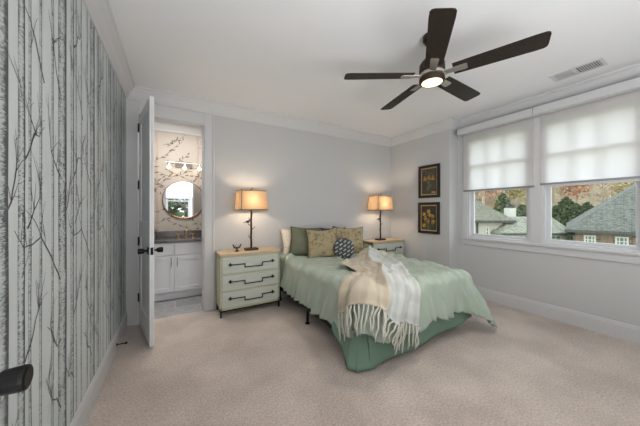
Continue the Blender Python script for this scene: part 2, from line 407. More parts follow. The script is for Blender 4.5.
# doorway casing and jamb
mb = MB()
mb.box(OX1, OX1 + .098, DB - .02, DB, 0, ZC - .005); mb.box(OX1 + .098, OX1 + .122, DB - .028, DB, 0, ZC - .005)
mb.box(AL + .002, OX0 - .006, DB - .02, DB, 0, ZC - .005)
mb.box(OX0 - .006, OX1, DB - .02, DB, OZ, ZC - .005)
mb.box(OX0 - .006, OX0 + .012, DB - .001, DB + .131, 0, OZ); mb.box(OX1 - .014, OX1, DB - .001, DB + .131, 0, OZ); mb.box(OX0, OX1, DB - .001, DB + .131, OZ - .014, OZ)
mb.box(OX1 - .024, OX1 - .013, DB + .05, DB + .085, 0, OZ - .014); mb.box(OX0 + .011, OX0 + .022, DB + .05, DB + .085, 0, OZ - .014)
struct(mb.build('trim_2', 'trim', bevel=.003))
mb = MB(); mb.box(OX1 - .0155, OX1 - .0138, DB + .01, DB + .04, .905, .965); struct(mb.build('trim_strike_plate', 'black'))

# windows
def window(name, axis, lo, hi, z0, z1, t0, rail, glassmat='glass', grid=True):
    root = bpy.data.objects.new(name, None); COL.objects.link(root); root['kind'] = 'structure'
    def bx(mb, u0, u1, t0_, t1_, za, zb):
        if axis == 'x': mb.box(t0_, t1_, u0, u1, za, zb)
        else: mb.box(u0, u1, t0_, t1_, za, zb)
    d = 1 if axis == 'x' else -1
    mb = MB(); e = .022
    for u0, u1, za, zb in ((lo, lo + e, z0, z1), (hi - e, hi, z0, z1), (lo + e, hi - e, z0, z0 + e), (lo + e, hi - e, z1 - e, z1)): bx(mb, u0, u1, t0, t0 + d * .16, za, zb)
    f = mb.build('window_frame', 'vinyl', root)
    def sash(za, zb, t):
        mb = MB(); s_ = .038
        for u0, u1, zc, zd in ((lo + e, lo + e + s_, za, zb), (hi - e - s_, hi - e, za, zb), (lo + e + s_, hi - e - s_, za, za + s_), (lo + e + s_, hi - e - s_, zb - s_, zb)): bx(mb, u0, u1, t, t + d * .03, zc, zd)
        so = mb.build('sash', 'vinyl', root)
        g = MB(); bx(g, lo + e + s_, hi - e - s_, t + d * .013, t + d * .017, za + s_, zb - s_); g.build('pane', glassmat, so)
        return so
    sash(z0 + e, rail + .02, t0 + d * .055); up = sash(rail - .02, z1 - e, t0 + d * .016)
    if grid:
        mb = MB(); a, b = lo + e + .038, hi - e - .038; za, zb = rail + .02, z1 - e - .038; t = t0 + d * .018
        for k in (1, 2): u = a + (b - a) * k / 3; bx(mb, u - .016, u + .016, t, t + d * .03, za, zb)
        zm = (za + zb) / 2; bx(mb, a, b, t + d * .001, t + d * .029, zm - .02, zm + .02)
        mb.build('muntin', 'vinyl', up)
    return root
window('window_1', 'x', *W1, *WZ, AR, 1.625)
window('window_2', 'x', *W2, *WZ, AR, 1.625)
window('window_3', 'y', *W3, DN, 1.7)
# window casing, stool and apron of the bay; casing of the near window
mb = MB()
mb.box(AR - .018, AR, W1[1], W1[1] + .07, .90, 2.5); mb.box(AR - .018, AR, W2[1], W1[0], .90, 2.5); mb.box(AR - .018, AR, W2[0] - .09, W2[0], .90, 2.5)
mb.box(AR - .018, AR, W2[0], W2[1], WZ[1], 2.5); mb.box(AR - .018, AR, W1[0], W1[1], WZ[1], 2.5)
mb.box(AR - .05, AR + .06, W2[0] - .10, W1[1] + .08, .872, .90); mb.box(AR - .02, AR, W2[0] - .09, W1[1] + .07, .785, .872)
struct(mb.build('trim_3', 'trim', bevel=.003))
mb = MB(); a, b, c_, d_ = W3
for q in ((a - .09, a, c_ - .09, d_ + .09), (b, b + .09, c_ - .09, d_ + .09), (a, b, d_, d_ + .09), (a, b, c_ - .09, c_)): mb.box(q[0], q[1], DN, DN + .02, q[2], q[3])
struct(mb.build('trim_4', 'trim'))

# doors
def door_leaf(root, wd, ht, th, name='leaf', sgn=1):
    mb = MB(); st = .115
    mb.box(0, wd, th * .3, th * .7, .012, ht)   # core; stiles and rails proud of it
    for x0, x1, z0, z1 in ((0, st, .012, ht), (wd - st, wd, .012, ht), (st, wd - st, .012, .24), (st, wd - st, ht - .12, ht), (st, wd - st, 1.02, 1.2)):
        mb.box(x0, x1, 0, th, z0, z1)
    return mb.build(name, 'white', root, bevel=.002)
def knob(parent, x, y, z, sgn):
    mb = MB(); mb.box(x - .033, x + .033, y, y + sgn * .008, z - .033, z + .033)
    mb.lathe([(.011, 0), (.011, sgn * .03), (.02, sgn * .034), (.025, sgn * .045), (.027, sgn * .075), (.026, sgn * .082), (.02, sgn * .084)], (x, y, z), 'y', 24)
    return mb.build('door_knob', 'black', parent, smooth=False, bevel=.001)
d1 = bpy.data.objects.new('door_1', None); COL.objects.link(d1); d1['kind'] = 'structure'
d1.location = (OX0 + .006, DB - .035, 0); d1.rotation_euler = (0, 0, atan2(-.675, .148))
lf = door_leaf(d1, .70, 2.405, .036)
knob(lf, .635, 0, .925, -1); knob(lf, .635, .036, .925, 1)
mb = MB(); mb.box(.6995, .7015, .006, .030, .89, .96); mb.build('latch_plate', 'black', lf)
for z in (.31, .96, 1.61, 2.27):
    mb = MB(); mb.box(-.003, .028, -.003, .001, z - .05, z + .05); mb.tube([(-.006, -.006, z - .05), (-.006, -.006, z + .05)], .007); mb.build('hinge', 'black', d1)
d2 = bpy.data.objects.new('door_2', None); COL.objects.link(d2); d2['kind'] = 'structure'
d2.location = (-.40, .87, 0); d2.rotation_euler = (0, 0, -pi / 2)
lf = door_leaf(d2, .84, 2.4, .036)
knob(lf, .068, .036, .942, 1)

# ------------------------------------------------------------------ bathroom shell
mb = MB(); mb.box(-1.2, 2.0, BD, BD + .1, 0, HC)
rb = random.Random(11); yb = BD - .001
def bink(pts, w0, mi, w1=.003):
    mb.cur = mi; vs = []; n = len(pts)
    for i, (x, z) in enumerate(pts):
        t = Vector((pts[min(i + 1, n - 1)][0] - pts[max(i - 1, 0)][0], pts[min(i + 1, n - 1)][1] - pts[max(i - 1, 0)][1])).normalized(); w_ = (w0 + (w1 - w0) * i / (n - 1)) / 2
        vs += [(x - t.y * w_, yb, z + t.x * w_), (x + t.y * w_, yb, z - t.x * w_)]
    mb._add(vs, [(2 * i, 2 * i + 1, 2 * i + 3, 2 * i + 2) for i in range(n - 1)])
def bleaf(x, z, a, L, wd, mi):
    mb.cur = mi; pts = []
    for k in range(10):
        q = k / 10 * 2 * pi; u, v = (cos(q) + 1) / 2 * L, sin(q) * wd / 2 * (1 - .4 * cos(q)); pts.append((x + u * cos(a) - v * sin(a), yb - .0006, z + u * sin(a) + v * cos(a)))
    mb.poly(pts)
for x in (-1.05, -.72, -.25, .335, .62, .9, 1.3, 1.7):       # pale vertical stems
    bink([(x + .01 * sin(i * 1.7 + x * 9), .95 + 1.62 * i / 12) for i in range(13)], .035, 2, .03)
for k in range(95):                                             # sprays with dark leaves
    x, z = rb.uniform(-1.1, 1.8), rb.uniform(.95, 2.5); a = rb.choice((.5, .7, 2.5, 2.7)) + rb.uniform(-.3, .3); pts = [(x, z)]; L = rb.uniform(.2, .38)
    for i in range(8): a += rb.uniform(-.12, .16); pts.append((pts[-1][0] + cos(a) * L / 8, min(2.57, pts[-1][1] + sin(a) * L / 8)))
    bink(pts, .006, 1)
    for i in range(2, 9, 2):
        p = pts[i]
        if p[1] < 2.5: bleaf(p[0], p[1], a + rb.choice((-.7, .7, .1)), rb.uniform(.045, .075), rb.uniform(.013, .022), 1)
struct(mb.build('wall_bathroom_far', ['bathpaper', 'bathink', 'bathinkp'], fix=False))
mb = MB(); mb.box(-1.3, -1.2, DB + .13, BD + .1, 0, HC); struct(mb.build('wall_bathroom_left', 'bathpaper'))
mb = MB(); mb.box(2.0, 2.1, DB + .13, BD + .1, 0, HC); struct(mb.build('wall_bathroom_right', 'bathpaper'))
mb = MB(); run_y(mb, BD, -1, -1.2, 2.0, CP, ZC); struct(mb.build('trim_5', 'trim'))
mb = MB(); mb.box(OX1 + .005, 2.0, DB + .13, DB + .132, 0, HC); mb.box(-1.2, OX0 - .005, DB + .13, DB + .132, 0, HC); struct(mb.build('wall_bathroom_near', 'bathpaper'))
# vanity
VF = 4.22
t = thing('bathroom_vanity', 'white shaker vanity with bar pulls under the dark counter in the bathroom', 'vanity', (-.8, VF, 0))
mb = MB(); mb.box(0, 2.0, .02, BD - VF - .002, .115, .845); mb.box(0, 2.0, .075, BD - VF - .002, 0, .115); mb.build('body', 'cab', t)
def front(x0, x1, z0, z1, nm):
    mb = MB(); mb.box(x0, x1, .007, .02, z0, z1)
    if z1 - z0 > .25:
        for q in ((x0, x0 + .06, z0, z1), (x1 - .06, x1, z0, z1), (x0 + .06, x1 - .06, z0, z0 + .06), (x0 + .06, x1 - .06, z1 - .06, z1)): mb.box(q[0], q[1], 0, .007, q[2], q[3])
    else: mb.box(x0, x1, 0, .007, z0, z1)
    return mb.build(nm, 'cab', t, bevel=.002)
def pull(par, x, z, vert):
    mb = MB(); L = .065
    if vert: mb.tube([(x, -.028, z - L), (x, -.028, z + L)], .005); [mb.tube([(x, 0, z + s * L * .8), (x, -.028, z + s * L * .8)], .004, 6) for s in (-1, 1)]
    else: mb.tube([(x - L, -.028, z), (x + L, -.028, z)], .005); [mb.tube([(x + s * L * .8, 0, z), (x + s * L * .8, -.028, z)], .004, 6) for s in (-1, 1)]
    mb.build('pull', 'nickel', par)
edges = [.02, .40, .79, 1.18, 1.58, 1.98]
for i in range(5):
    x0, x1 = edges[i] + .003, edges[i + 1] - .003
    dr = front(x0, x1, .665, .835, 'drawer')
    if i in (1, 3): pull(dr, (x0 + x1) / 2 - .05, .76, False)
    dd = front(x0, x1, .13, .655, 'door')
    pull(dd, x1 - .035 if i in (1, 3) else x0 + .035, .565, True)
t = thing('vanity_countertop', 'dark stone countertop with backsplash on the white bathroom vanity', 'countertop', (-.82, VF - .025, 0))
mb = MB(); mb.box(0, 2.04, 0, BD - VF + .023, .847, .885); mb.build('slab', 'counter', t, bevel=.003)
mb = MB(); mb.box(0, 2.04, BD - VF + .003, BD - VF + .0235, .885, .985); mb.build('backsplash', 'counter', t, bevel=.002)
# faucet
t = thing('faucet', 'brass widespread faucet with two cross handles on the dark counter', 'faucet', (.15, BD - .11, .885))
mb = MB(); mb.lathe([(.022, 0), (.022, .006), (.012, .01), (.012, .10), (.013, .105)], n=14); mb.tube([(0, 0, .09), (0, -.03, .12), (0, -.08, .125), (0, -.11, .105)], .010, 10); mb.build('spout', 'brass', t)
for s in (-1, 1):
    mb = MB(); mb.lathe([(.02, 0), (.02, .006), (.011, .01), (.011, .05)], (s * .1, 0, 0), n=14); mb.tube([(s * .1 - .03, 0, .055), (s * .1 + .03, 0, .055)], .006); mb.tube([(s * .1, -.03, .055), (s * .1, .03, .055)], .006); mb.build('handle', 'brass', t)
# mirror
def circ(cx_, cz, r, n=48): return [(cx_ + r * cos(2 * pi * k / n), cz + r * sin(2 * pi * k / n)) for k in range(n)]
t = thing('round_mirror', 'round brass framed mirror on the floral bathroom wall', 'mirror', (.13, BD - .003, 1.495))
mb = MB(); mb.lathe([(.298, -.018), (.304, -.022), (.31, -.018), (.31, -.002), (.298, -.002)], axis='y', n=56); mb.f = mb.f[:-2]; mb.mi = mb.mi[:-2]
for k in range(56): pass
n_ = 56; mb.f += [(4 * n_ + k, 4 * n_ + (k + 1) % n_, (k + 1) % n_, k) for k in range(n_)]; mb.mi += [0] * n_
mb.build('mirror_frame', mat('copper frame', (168, 122, 88), .35, .8), t)
mb = MB(); mb.prism([(x, -.012, z) for x, z in circ(0, 0, .30)], (0, .008, 0)); mb.build('mirror_glass', 'mirror', t)
# vanity light
t = thing('vanity_light', 'three bulb brass wall light above the round bathroom mirror', 'wall light', (.135, BD - .002, 2.03))
mb = MB(); mb.box(-.13, .11, -.025, 0, -.01, .09); mb.build('backplate', mat('dark nickel plate', (120, 112, 110), .35, .7), t, bevel=.003)
mb = MB(); mb.tube([(-.27, -.07, .06), (.27, -.07, .06)], .008); mb.tube([(0, 0, .06), (0, -.07, .06)], .01); mb.build('bar', 'nickel', t)
for x in (-.22, 0, .22):
    mb = MB(); mb.lathe([(.02, 0), (.022, -.03), (.03, -.06), (.032, -.065), (.024, -.06)], (x, -.07, .06), n=16); so = mb.build('lamp_shade', 'nickel', t)
    mb = MB(); mb.ball((x, -.07, -.02), .026, 8); mb.build('bulb', 'vanbulb', so, smooth=True)
light('vanity_lamp', 'POINT', (.13, BD - .26, 1.97), .75, (1, .86, .66), .12)
# plant on the counter
t = thing('potted_plant', 'small green potted plant at the end of the dark bathroom counter', 'plant', (-.30, BD - .16, .885))
mb = MB(); mb.lathe([(.035, 0), (.045, .07), (.047, .075), (.040, .075)], n=16); mb.build('pot', 'pot', t)
mb = MB()
for k in range(60):
    a, e, r = rb.uniform(0, 2 * pi), rb.uniform(.2, 1.4), rb.uniform(.05, .10); c = Vector((cos(a) * cos(e), sin(a) * cos(e), sin(e))) * r + Vector((0, 0, .075))
    s1 = Vector((rb.uniform(-1, 1), rb.uniform(-1, 1), rb.uniform(-.5, .5))).normalized() * .022; s2 = s1.cross(Vector((.3, .4, .8))).normalized() * .011
    mb.poly([c - s1, c - s2, c + s1, c + s2])
for k in range(6): mb.tube([(0, 0, .06), (cos(k) * .04, sin(k) * .04, .13)], .002, 5)
mb.build('foliage', 'leaf', t, fix=False)

# ------------------------------------------------------------------ roller shades
def roller(name, label, d0, d1, zb):
    t = thing(name, label, 'roller shade', (AR - .03, (d0 + d1) / 2, 2.585)); h = (d1 - d0) / 2
    mb = MB(); mb.box(-.105, 0, -h, h, -.092, 0); mb.build('cassette', 'trim', t, bevel=.004)
    mb = MB(); f0, f1 = -h + .015, h - .04
    mb._add([(.006, f0, zb - 2.585), (.006, f1, zb - 2.585), (.006, f1, -.09), (.006, f0, -.09)], [(0, 1, 2, 3)]); mb.build('fabric', 'shade', t)
    mb = MB(); mb.box(-.004, .010, f0, f1, zb - 2.585 - .022, zb - 2.585); mb.build('hem_bar', 'alu', t, bevel=.003)
    return t
roller('roller_shade', 'white roller shade half lowered over the window beside the picture wall', 1.335, 2.285, 1.632)
roller('roller_shade.001', 'white roller shade half lowered over the window nearest the ceiling vent', .40, 1.33, 1.652)

t = thing('roller_shade', 'white roller shade reflected in the round bathroom mirror', 'roller shade', (.10, DN + .06, 2.50))
mb = MB(); mb.box(-.42, .42, -.035, .035, -.075, 0); mb.build('cassette', 'trim', t, bevel=.004)
mb = MB(); mb._add([(-.40, -.02, -.72), (.40, -.02, -.72), (.40, -.02, -.07), (-.40, -.02, -.07)], [(0, 1, 2, 3)]); mb.build('fabric', 'shade', t)
mb = MB(); mb.box(-.40, .40, -.028, -.012, -.74, -.72); mb.build('hem_bar', 'alu', t)
# ------------------------------------------------------------------ bed
BX0, BX1, BY0, BY1 = 1.30, 2.84, 1.53, 3.52
t = thing('bed', 'queen bed with low black metal frame between the two nightstands', 'bed', (2.07, 1.55, 0))
mb = MB()
for x in (-.74, .74): mb.box(x - .02, x + .02, .08, 1.95, .17, .21)
for y in (.08, 1.0, 1.93): mb.box(-.74, .74, y - .02, y + .02, .17, .21)
mb.build('frame', 'black', t)
for x in (-.74, 0, .74):
    for y in (.16, 1.02, 1.9):
        mb = MB(); mb.tube([(x, y, .0), (x, y, .012), (x, y, .02), (x, y, .2)], [.028, .028, .015, .015], 10); mb.build('leg', 'black', t)
mb = MB(); mb.box(-.75, .75, .06, 1.96, .215, .34); mb.build('box_spring', 'skirt', t, bevel=.02)
mb = MB(); mb.box(-.745, .745, .06, 1.96, .342, .575); mb.build('mattress', 'cream', t, bevel=.05)
# sheet hanging below the comforter: round the near left corner and along the foot, lowest at the corner
mb = MB()
SP = [(-.82, .38), (-.84, .22), (-.855, .075), (-.825, .015), (-.63, -.02), (-.3, -.03), (.2, -.03), (.55, -.03), (.76, -.03)]
SZ = [.26, .14, .035, .014, .035, .06, .095, .12, .145]
def sk(u, v):
    t_ = u * (len(SP) - 1); i_ = min(int(t_), len(SP) - 2); k = t_ - i_
    x = SP[i_][0] * (1 - k) + SP[i_ + 1][0] * k; y = SP[i_][1] * (1 - k) + SP[i_ + 1][1] * k; zb = SZ[i_] * (1 - k) + SZ[i_ + 1] * k
    z = .36 + (zb - .36) * v; m_ = 1 - v                 # gathered inwards at the top
    x += .085 * m_ * (1 if x < -.7 else 0); y += .07 * m_ * (1 if y < .1 else 0)
    w_ = .012 * v * sin(u * 31) + .008 * v * noise.noise((u * 14, v * 2, 3))
    return (x - (w_ if y > 0 else 0), y - (w_ if y <= 0 else 0), z)
mb.grid(sk, 110, 10); o = mb.build('foot_sheet', 'skirt', t, smooth=True)
so = o.modifiers.new('solid', 'SOLIDIFY'); so.thickness = .006; so.offset = 0

RHO = .11
def crest(a, b, c): return (1 - min(1, abs(noise.noise((a, b, c))) * 2.2)) ** 2
def ztop(x, y):
    k = min(1, max(0, (y - BY0) / (BY1 - BY0)))
    z = .612 + .062 * k ** .8
    ex = min(x - BX0, BX1 - x); z += .018 * min(1, max(0, ex / .35)) ** .6 - .014
    z += .010 * noise.noise((x * 3, y * 3, 1.3)) + .006 * noise.noise((x * 9 + y * 4, y * 5 - x * 3, 4.1)) 
    ef = math.exp(-max(0, y - BY0) / .28); el = math.exp(-max(0, ex) / .25)
    z += .056 * ef * crest(x * 7 + y * 1.0, y * 1.2, 2.) + .018 * ef * noise.noise((x * 13 + y * 2, y * 2.0, 6.)) + .046 * el * crest(y * 5 + x * 3.5, x * 1.4, 9.) + .012 * el * noise.noise((y * 9 + x * 5, x * 2.5, 9.)) + .018 * ef * noise.noise((x * 26, y * 3., 2.))
    z += .032 * crest(x * 3.2 - y * 1.4, y * 1.0 + x * .5, 8.0) + .004 * noise.noise((x * 22, y * 9, 2.))
    return z
def drape(p, q, off=0.0, fold=1.0):
    """cloth plan point (p, q) -> point on the made bed, hanging over the edges; off lifts along the normal"""
    ix0, ix1, iy0 = BX0 + RHO, BX1 - RHO, BY0 + RHO
    pc = min(max(p, ix0), ix1); qc = min(max(q, iy0), BY1)
    ox, oy = p - pc, q - qc; r = sqrt(ox * ox + oy * oy); zt = ztop(pc, qc)
    if r < 1e-6: return Vector((p, q, zt + off))
    nx, ny = ox / r, oy / r; corner = abs(2 * nx * ny) ** .6
    # soften fan at the corners
    lim = RHO * pi / 2
    fl = .05 + corner * (.34 if p > 2 else .14)
    if r < lim:
        a = r / RHO; h = (RHO + off) * (1 + .42 * corner) * sin(a); z = zt - RHO + (RHO + off) * cos(a); g = 0
    else:
        g = r - lim; h = (RHO + off) * (1 + .42 * corner) + fl * g; z = zt - RHO - g * (.99 if corner < .3 else .96)
    g2 = min(1, g / .3)
    s = (q if abs(nx) > abs(ny) else p)
    wv = .016 * sin(s * 17 + 3.2 * noise.noise((s * 3, 1, 0))) + .022 * noise.noise((s * 11 + z * 3, z * 2.0 + s * 2, 3)) + .048 * crest(s * 6 + z * 1.6, z * .8, 4.) + .008 * noise.noise((s * 24 + z * 5, z * 3.5, 13)) + .014 * noise.noise((s * 5 + z * 4, z * 3, 7))
    if corner > .05: wv += corner * (.030 if p < 2 else .012) * sin(atan2(ny, nx) * 9)
    h += fold * wv * g2
    if h < off + .035 and g > 0: h = off + .035
    return Vector((pc + nx * h, qc + ny * h, max(z, .012 + off)))

LO, RO, FO = .44, .45, .50
mb = MB()
def dv(u, v):
    p = BX0 + RHO - LO - .05 + (BX1 - BX0 - 2 * RHO + LO + RO + .10) * u
    fo = FO + .07 * math.exp(-(max(0, BX1 - p) / .2) ** 2) - .04 * min(1, max(0, (p - BX0) / 1.5))
    p += (.07 if u > .5 else 0) * min(1, abs(u - .5) * 4) * math.exp(-(max(0, v - .2) / .10) ** 2)
    q = BY0 + RHO - fo + (BY1 - BY0 - RHO + fo) * v
    ox = min(0, p - BX0 - RHO) + max(0, p - BX1 + RHO); oy = min(0, q - BY0 - RHO); r = sqrt(ox * ox + oy * oy)
    if ox and oy and r > (.68 if ox > 0 else .40): k = (.68 if ox > 0 else .40) / r; p -= ox * (1 - k); q -= oy * (1 - k)
    q += .02 * noise.noise((p * 2, 0, 5)) * (1 - v)
    return drape(p, q)
mb.grid(dv, 150, 150)
o = mb.build('comforter', 'duvet', smooth=True, fix=False)
so = o.modifiers.new('solid', 'SOLIDIFY'); so.thickness = .014; so.offset = -1
tag(o, 'sage green comforter draped over the bed with corners hanging to the floor', 'comforter')

# throw blanket
def plaid():
    m = mat('cream plaid throw wool', (216, 206, 188), .95, sheen=.4, bump=.25, bscale=160); p = m.node_tree.nodes['Principled BSDF']
    uv = N(m, 'ShaderNodeUVMap'); sx = N(m, 'ShaderNodeSeparateXYZ'); LK(m, uv.outputs[0], sx.inputs[0])
    def wave(out, k, lo, hi):
        a = N(m, 'ShaderNodeMath', operation='MULTIPLY'); a.inputs[1].default_value = k; LK(m, out, a.inputs[0])
        s = N(m, 'ShaderNodeMath', operation='SINE'); LK(m, a.outputs[0], s.inputs[0])
        r = ramp(m, [(0, (lo,) * 3), (.9, (hi,) * 3)]); LK(m, s.outputs[0], r.inputs[0]); return r.outputs[0]
    wu = wave(sx.outputs[0], 62, .0, 1.); wv = wave(sx.outputs[1], 48, 0., 1.)
    ad = N(m, 'ShaderNodeMath', operation='ADD'); LK(m, wu, ad.inputs[0]); LK(m, wv, ad.inputs[1])
    half = N(m, 'ShaderNodeMath', operation='MULTIPLY'); half.inputs[1].default_value = .5; LK(m, ad.outputs[0], half.inputs[0])
    rl = ramp(m, [(0, lin((194, 182, 160))), (1, lin((164, 152, 132)))]); rr = ramp(m, [(0, lin((196, 198, 194))), (1, lin((168, 170, 166)))])
    LK(m, half.outputs[0], rl.inputs[0]); LK(m, half.outputs[0], rr.inputs[0])
    side = ramp(m, [(.49, (0, 0, 0)), (.52, (1, 1, 1))]); LK(m, sx.outputs[0], side.inputs[0])
    mx = N(m, 'ShaderNodeMix', data_type='RGBA'); LK(m, side.outputs[0], mx.inputs[0]); LK(m, rl.outputs[0], mx.inputs[6]); LK(m, rr.outputs[0], mx.inputs[7])
    LK(m, mx.outputs[2], p.inputs['Base Color']); return m
M['throw'] = plaid(); M['tassel'] = mat('cream wool tassel', (190, 188, 176), .95)
def curve(pts, s):
    n = len(pts) - 1; x = min(s, .9999) * n; i = int(x); t = x - i
    P = [Vector((*pts[min(max(k, 0), n)], 0)) for k in (i - 1, i, i + 1, i + 2)]
    return .5 * ((2 * P[1]) + (P[2] - P[0]) * t + (2 * P[0] - 5 * P[1] + 4 * P[2] - P[3]) * t * t + (3 * P[1] - P[0] - 3 * P[2] + P[3]) * t ** 3)
LB = [(2.46, 2.90), (2.10, 2.66), (1.80, 2.44), (1.585, 2.28), (1.60, 2.02), (1.42, 1.90), (1.25, 1.81), (1.10, 1.78)]
RB = [(2.62, 2.86), (2.52, 2.60), (2.40, 2.34), (2.25, 2.02), (2.07, 1.78), (1.95, 1.58), (1.87, 1.40), (1.84, 1.22)]
t = thing('throw_blanket', 'cream and white plaid throw with long tassels draped over the bed corner', 'throw blanket', (0, 0, 0))
def thplan(u, s):
    a, b = curve(LB, s), curve(RB, s); p = a.lerp(b, u)
    bul = u * (1 - u) * 4 * max(0, s - .35) ** 1.5
    return p + Vector((-.11, -.14, 0)) * bul
def thpt(u, s, extra=0):
    p = thplan(u, s)
    if extra:
        d_ = (thplan(u, 1) - thplan(u, .93)).normalized(); p = p + d_ * extra
    k = max(0., 1 - s * 1.1)
    off = .016 + .020 * (1 + sin(u * 26 + 2 * s + 1.5 * noise.noise((u * 4, s * 3, 1)))) * (.35 + .65 * s) + .012 * (1 + noise.noise((u * 7, s * 4, 2)))
    e_ = min(1, max(0, (u - .47) / .03)); off += .042 * e_ * e_ * (3 - 2 * e_) * max(0, 1 - max(0, u - .5) / .42) * (1 if s > .12 else s / .12)
    off += .014 * max(0, s - .4) * (1 + sin(u * 40 + 1.5 * noise.noise((u * 6, s * 2, 4))))
    off += .04 * k * math.exp(-((u - .55) / .3) ** 2)
    return drape(p.x, p.y, off, .35)
mb = MB(); mb.grid(lambda u, v: thpt(u, v), 90, 80)
o = mb.build('blanket', 'throw', t, smooth=True, fix=False)
so = o.modifiers.new('solid', 'SOLIDIFY'); so.thickness = .006; so.offset = 1
rt = random.Random(5)
for k in range(34):
    u = (k + .5) / 34; L = rt.uniform(.17, .24); j = rt.uniform(-.012, .012); pts = []
    b0 = thpt(u, 1.0)
    for i in range(6):
        q = thpt(min(1, max(0, u + j * i / 5)), 1.0, L * i / 5); q.x += .006 * sin(i * 1.9 + k); q.y += .006 * cos(i * 1.7 + k * 2); q.z = max(q.z, .012); pts.append(q)
    mb = MB(); mb.tube(pts, [.006, .0085, .008, .0075, .007, .004], 7); mb.build('tassel', 'tassel', t, smooth=True)

# pillows
def patt(name, c1, c2, scale, c3=None):
    m = mat(name, c1, .85, sheen=.2); p = m.node_tree.nodes['Principled BSDF']; tcn = N(m, 'ShaderNodeTexCoord')
    n1 = N(m, 'ShaderNodeTexNoise', Scale=scale, Detail=8, Roughness=.7, Distortion=.6); LK(m, tcn.outputs['Object'], n1.inputs['Vector'])
    r = ramp(m, [(.40, lin(c2)), (.48, lin(c1)), (.54, lin(c1)), (.60, lin(c3 or c2))]); LK(m, n1.outputs[0], r.inputs[0]); LK(m, r.outputs[0], p.inputs['Base Color']); return m
M['pil_tan'] = patt('tan and sage brocade', (156, 140, 108), (118, 106, 76), 15, (150, 150, 124))
M['pil_green'] = mat('grey green linen', (104, 108, 88), .85, var=.05)
M['pil_dark'] = mat('charcoal linen', (78, 80, 78), .85)
def dots():
    m = mat('cream dotted linen', (226, 214, 196), .85); p = m.node_tree.nodes['Principled BSDF']; tcn = N(m, 'ShaderNodeTexCoord')
    v = N(m, 'ShaderNodeTexVoronoi', Scale=32.); LK(m, tcn.outputs['Object'], v.inputs['Vector'])
    r = ramp(m, [(.16, lin((190, 156, 124))), (.28, lin((228, 216, 198)))]); LK(m, v.outputs['Distance'], r.inputs[0]); LK(m, r.outputs[0], p.inputs['Base Color']); return m
M['pil_dots'] = dots()
def lattice():
    m = mat('charcoal lattice weave', (62, 66, 70), .85); p = m.node_tree.nodes['Principled BSDF']; tcn = N(m, 'ShaderNodeTexCoord')
    mp = N(m, 'ShaderNodeMapping'); mp.inputs['Rotation'].default_value = (0, .6, 0); LK(m, tcn.outputs['Object'], mp.inputs[0])
    sx = N(m, 'ShaderNodeSeparateXYZ'); LK(m, mp.outputs[0], sx.inputs[0]); cb = N(m, 'ShaderNodeCombineXYZ'); LK(m, sx.outputs[0], cb.inputs[0]); LK(m, sx.outputs[2], cb.inputs[1])
    br = N(m, 'ShaderNodeTexBrick', Scale=1.); br.inputs['Brick Width'].default_value = .07; br.inputs['Row Height'].default_value = .042; br.inputs['Mortar Size'].default_value = .014
    br.inputs['Color1'].default_value = (*lin((176, 178, 172)), 1); br.inputs['Color2'].default_value = (*lin((150, 154, 150)), 1); br.inputs['Mortar'].default_value = (*lin((62, 66, 70)), 1)
    LK(m, cb.outputs[0], br.inputs[0]); LK(m, br.outputs[0], p.inputs['Base Color']); return m
M['pil_lattice'] = lattice()
def pillow(name, label, w_, h_, d_, matn, loc, yaw, tilt, roll=0, piping=True, round_=False, sag=0.0):
    """soft cushion standing on its lower edge: x across, z up, y thickness; origin at the middle of its lower edge"""
    root = thing(name, label, 'pillow', loc); root.rotation_euler = Matrix.Rotation(yaw, 4, 'Z').to_euler()
    R = Matrix.Rotation(-tilt, 4, 'X') @ Matrix.Rotation(roll, 4, 'Y')
    mb = MB()
    if round_:
        r0 = w_ / 2; prof = [(r0 * sin(pi * i / 14), -cos(pi * i / 14)) for i in range(15)]
        vs = []; n = 36
        for rr, h in prof:
            for k in range(n):
                a = 2 * pi * k / n; q = Vector((rr * cos(a), d_ / 2 * h * (abs(h) ** .1 if h else 0) * (1 - .12 * math.exp(-(rr / .03) ** 2)), r0 + rr * sin(a))); vs.append(R @ q)
        mb._add(vs, [(i * n + k, i * n + (k + 1) % n, (i + 1) * n + (k + 1) % n, (i + 1) * n + k) for i in range(14) for k in range(n)])
        mb.build('cover', matn, root, smooth=True, fix=True); return root
    ring = []
    def pt(u, v, side):
        x, z = 2 * u - 1, 2 * v - 1
        px = x * (1 - .10 * (1 - x * x) * 0 - .075 * (1 - abs(z)) * 0) ; 
        pin = 1 - .10 * (1 - z * z) * abs(x) ** 2 * .9; pin2 = 1 - .10 * (1 - x * x) * abs(z) ** 2 * .9
        X = x * w_ / 2 * pin; Z = h_ / 2 + z * h_ / 2 * pin2
        th = d_ / 2 * (max(0, (1 - x ** 4) * (1 - z ** 4))) ** .55 * (.85 + .3 * noise.noise((x * 1.5 + loc[0] * 9, z * 1.5, side)))
        Z -= sag * (1 - x * x) * max(0, z) ** 2 * h_
        return R @ Vector((X, side * th, Z))
    for sd in (-1, 1): mb.grid(lambda u, v: pt(u, v, sd), 22, 22)
    mb.build('cover', matn, root, smooth=True, weld=True)
    if piping:
        e = []
        for k in range(40): e.append(pt(k / 40, 0, 0))
        for k in range(40): e.append(pt(1, k / 40, 0))
        for k in range(40): e.append(pt(1 - k / 40, 1, 0))
        for k in range(41): e.append(pt(0, 1 - k / 40, 0))
        mp_ = MB(); mp_.tube(e, .005, 6); mp_.build('piping', 'piping', root, smooth=True)
    return root
ZB = .655
pillow('bed_pillow', 'cream dotted pillow against the wall behind the plain green pillow', .48, .40, .15, 'pil_dots', (1.60, 3.42, ZB), .10, radians(14), piping=False)
pillow('green_pillow', 'plain grey green square pillow beside the cream dotted one', .44, .43, .16, 'pil_green', (1.60, 3.19, ZB), -.45, radians(17), .05)
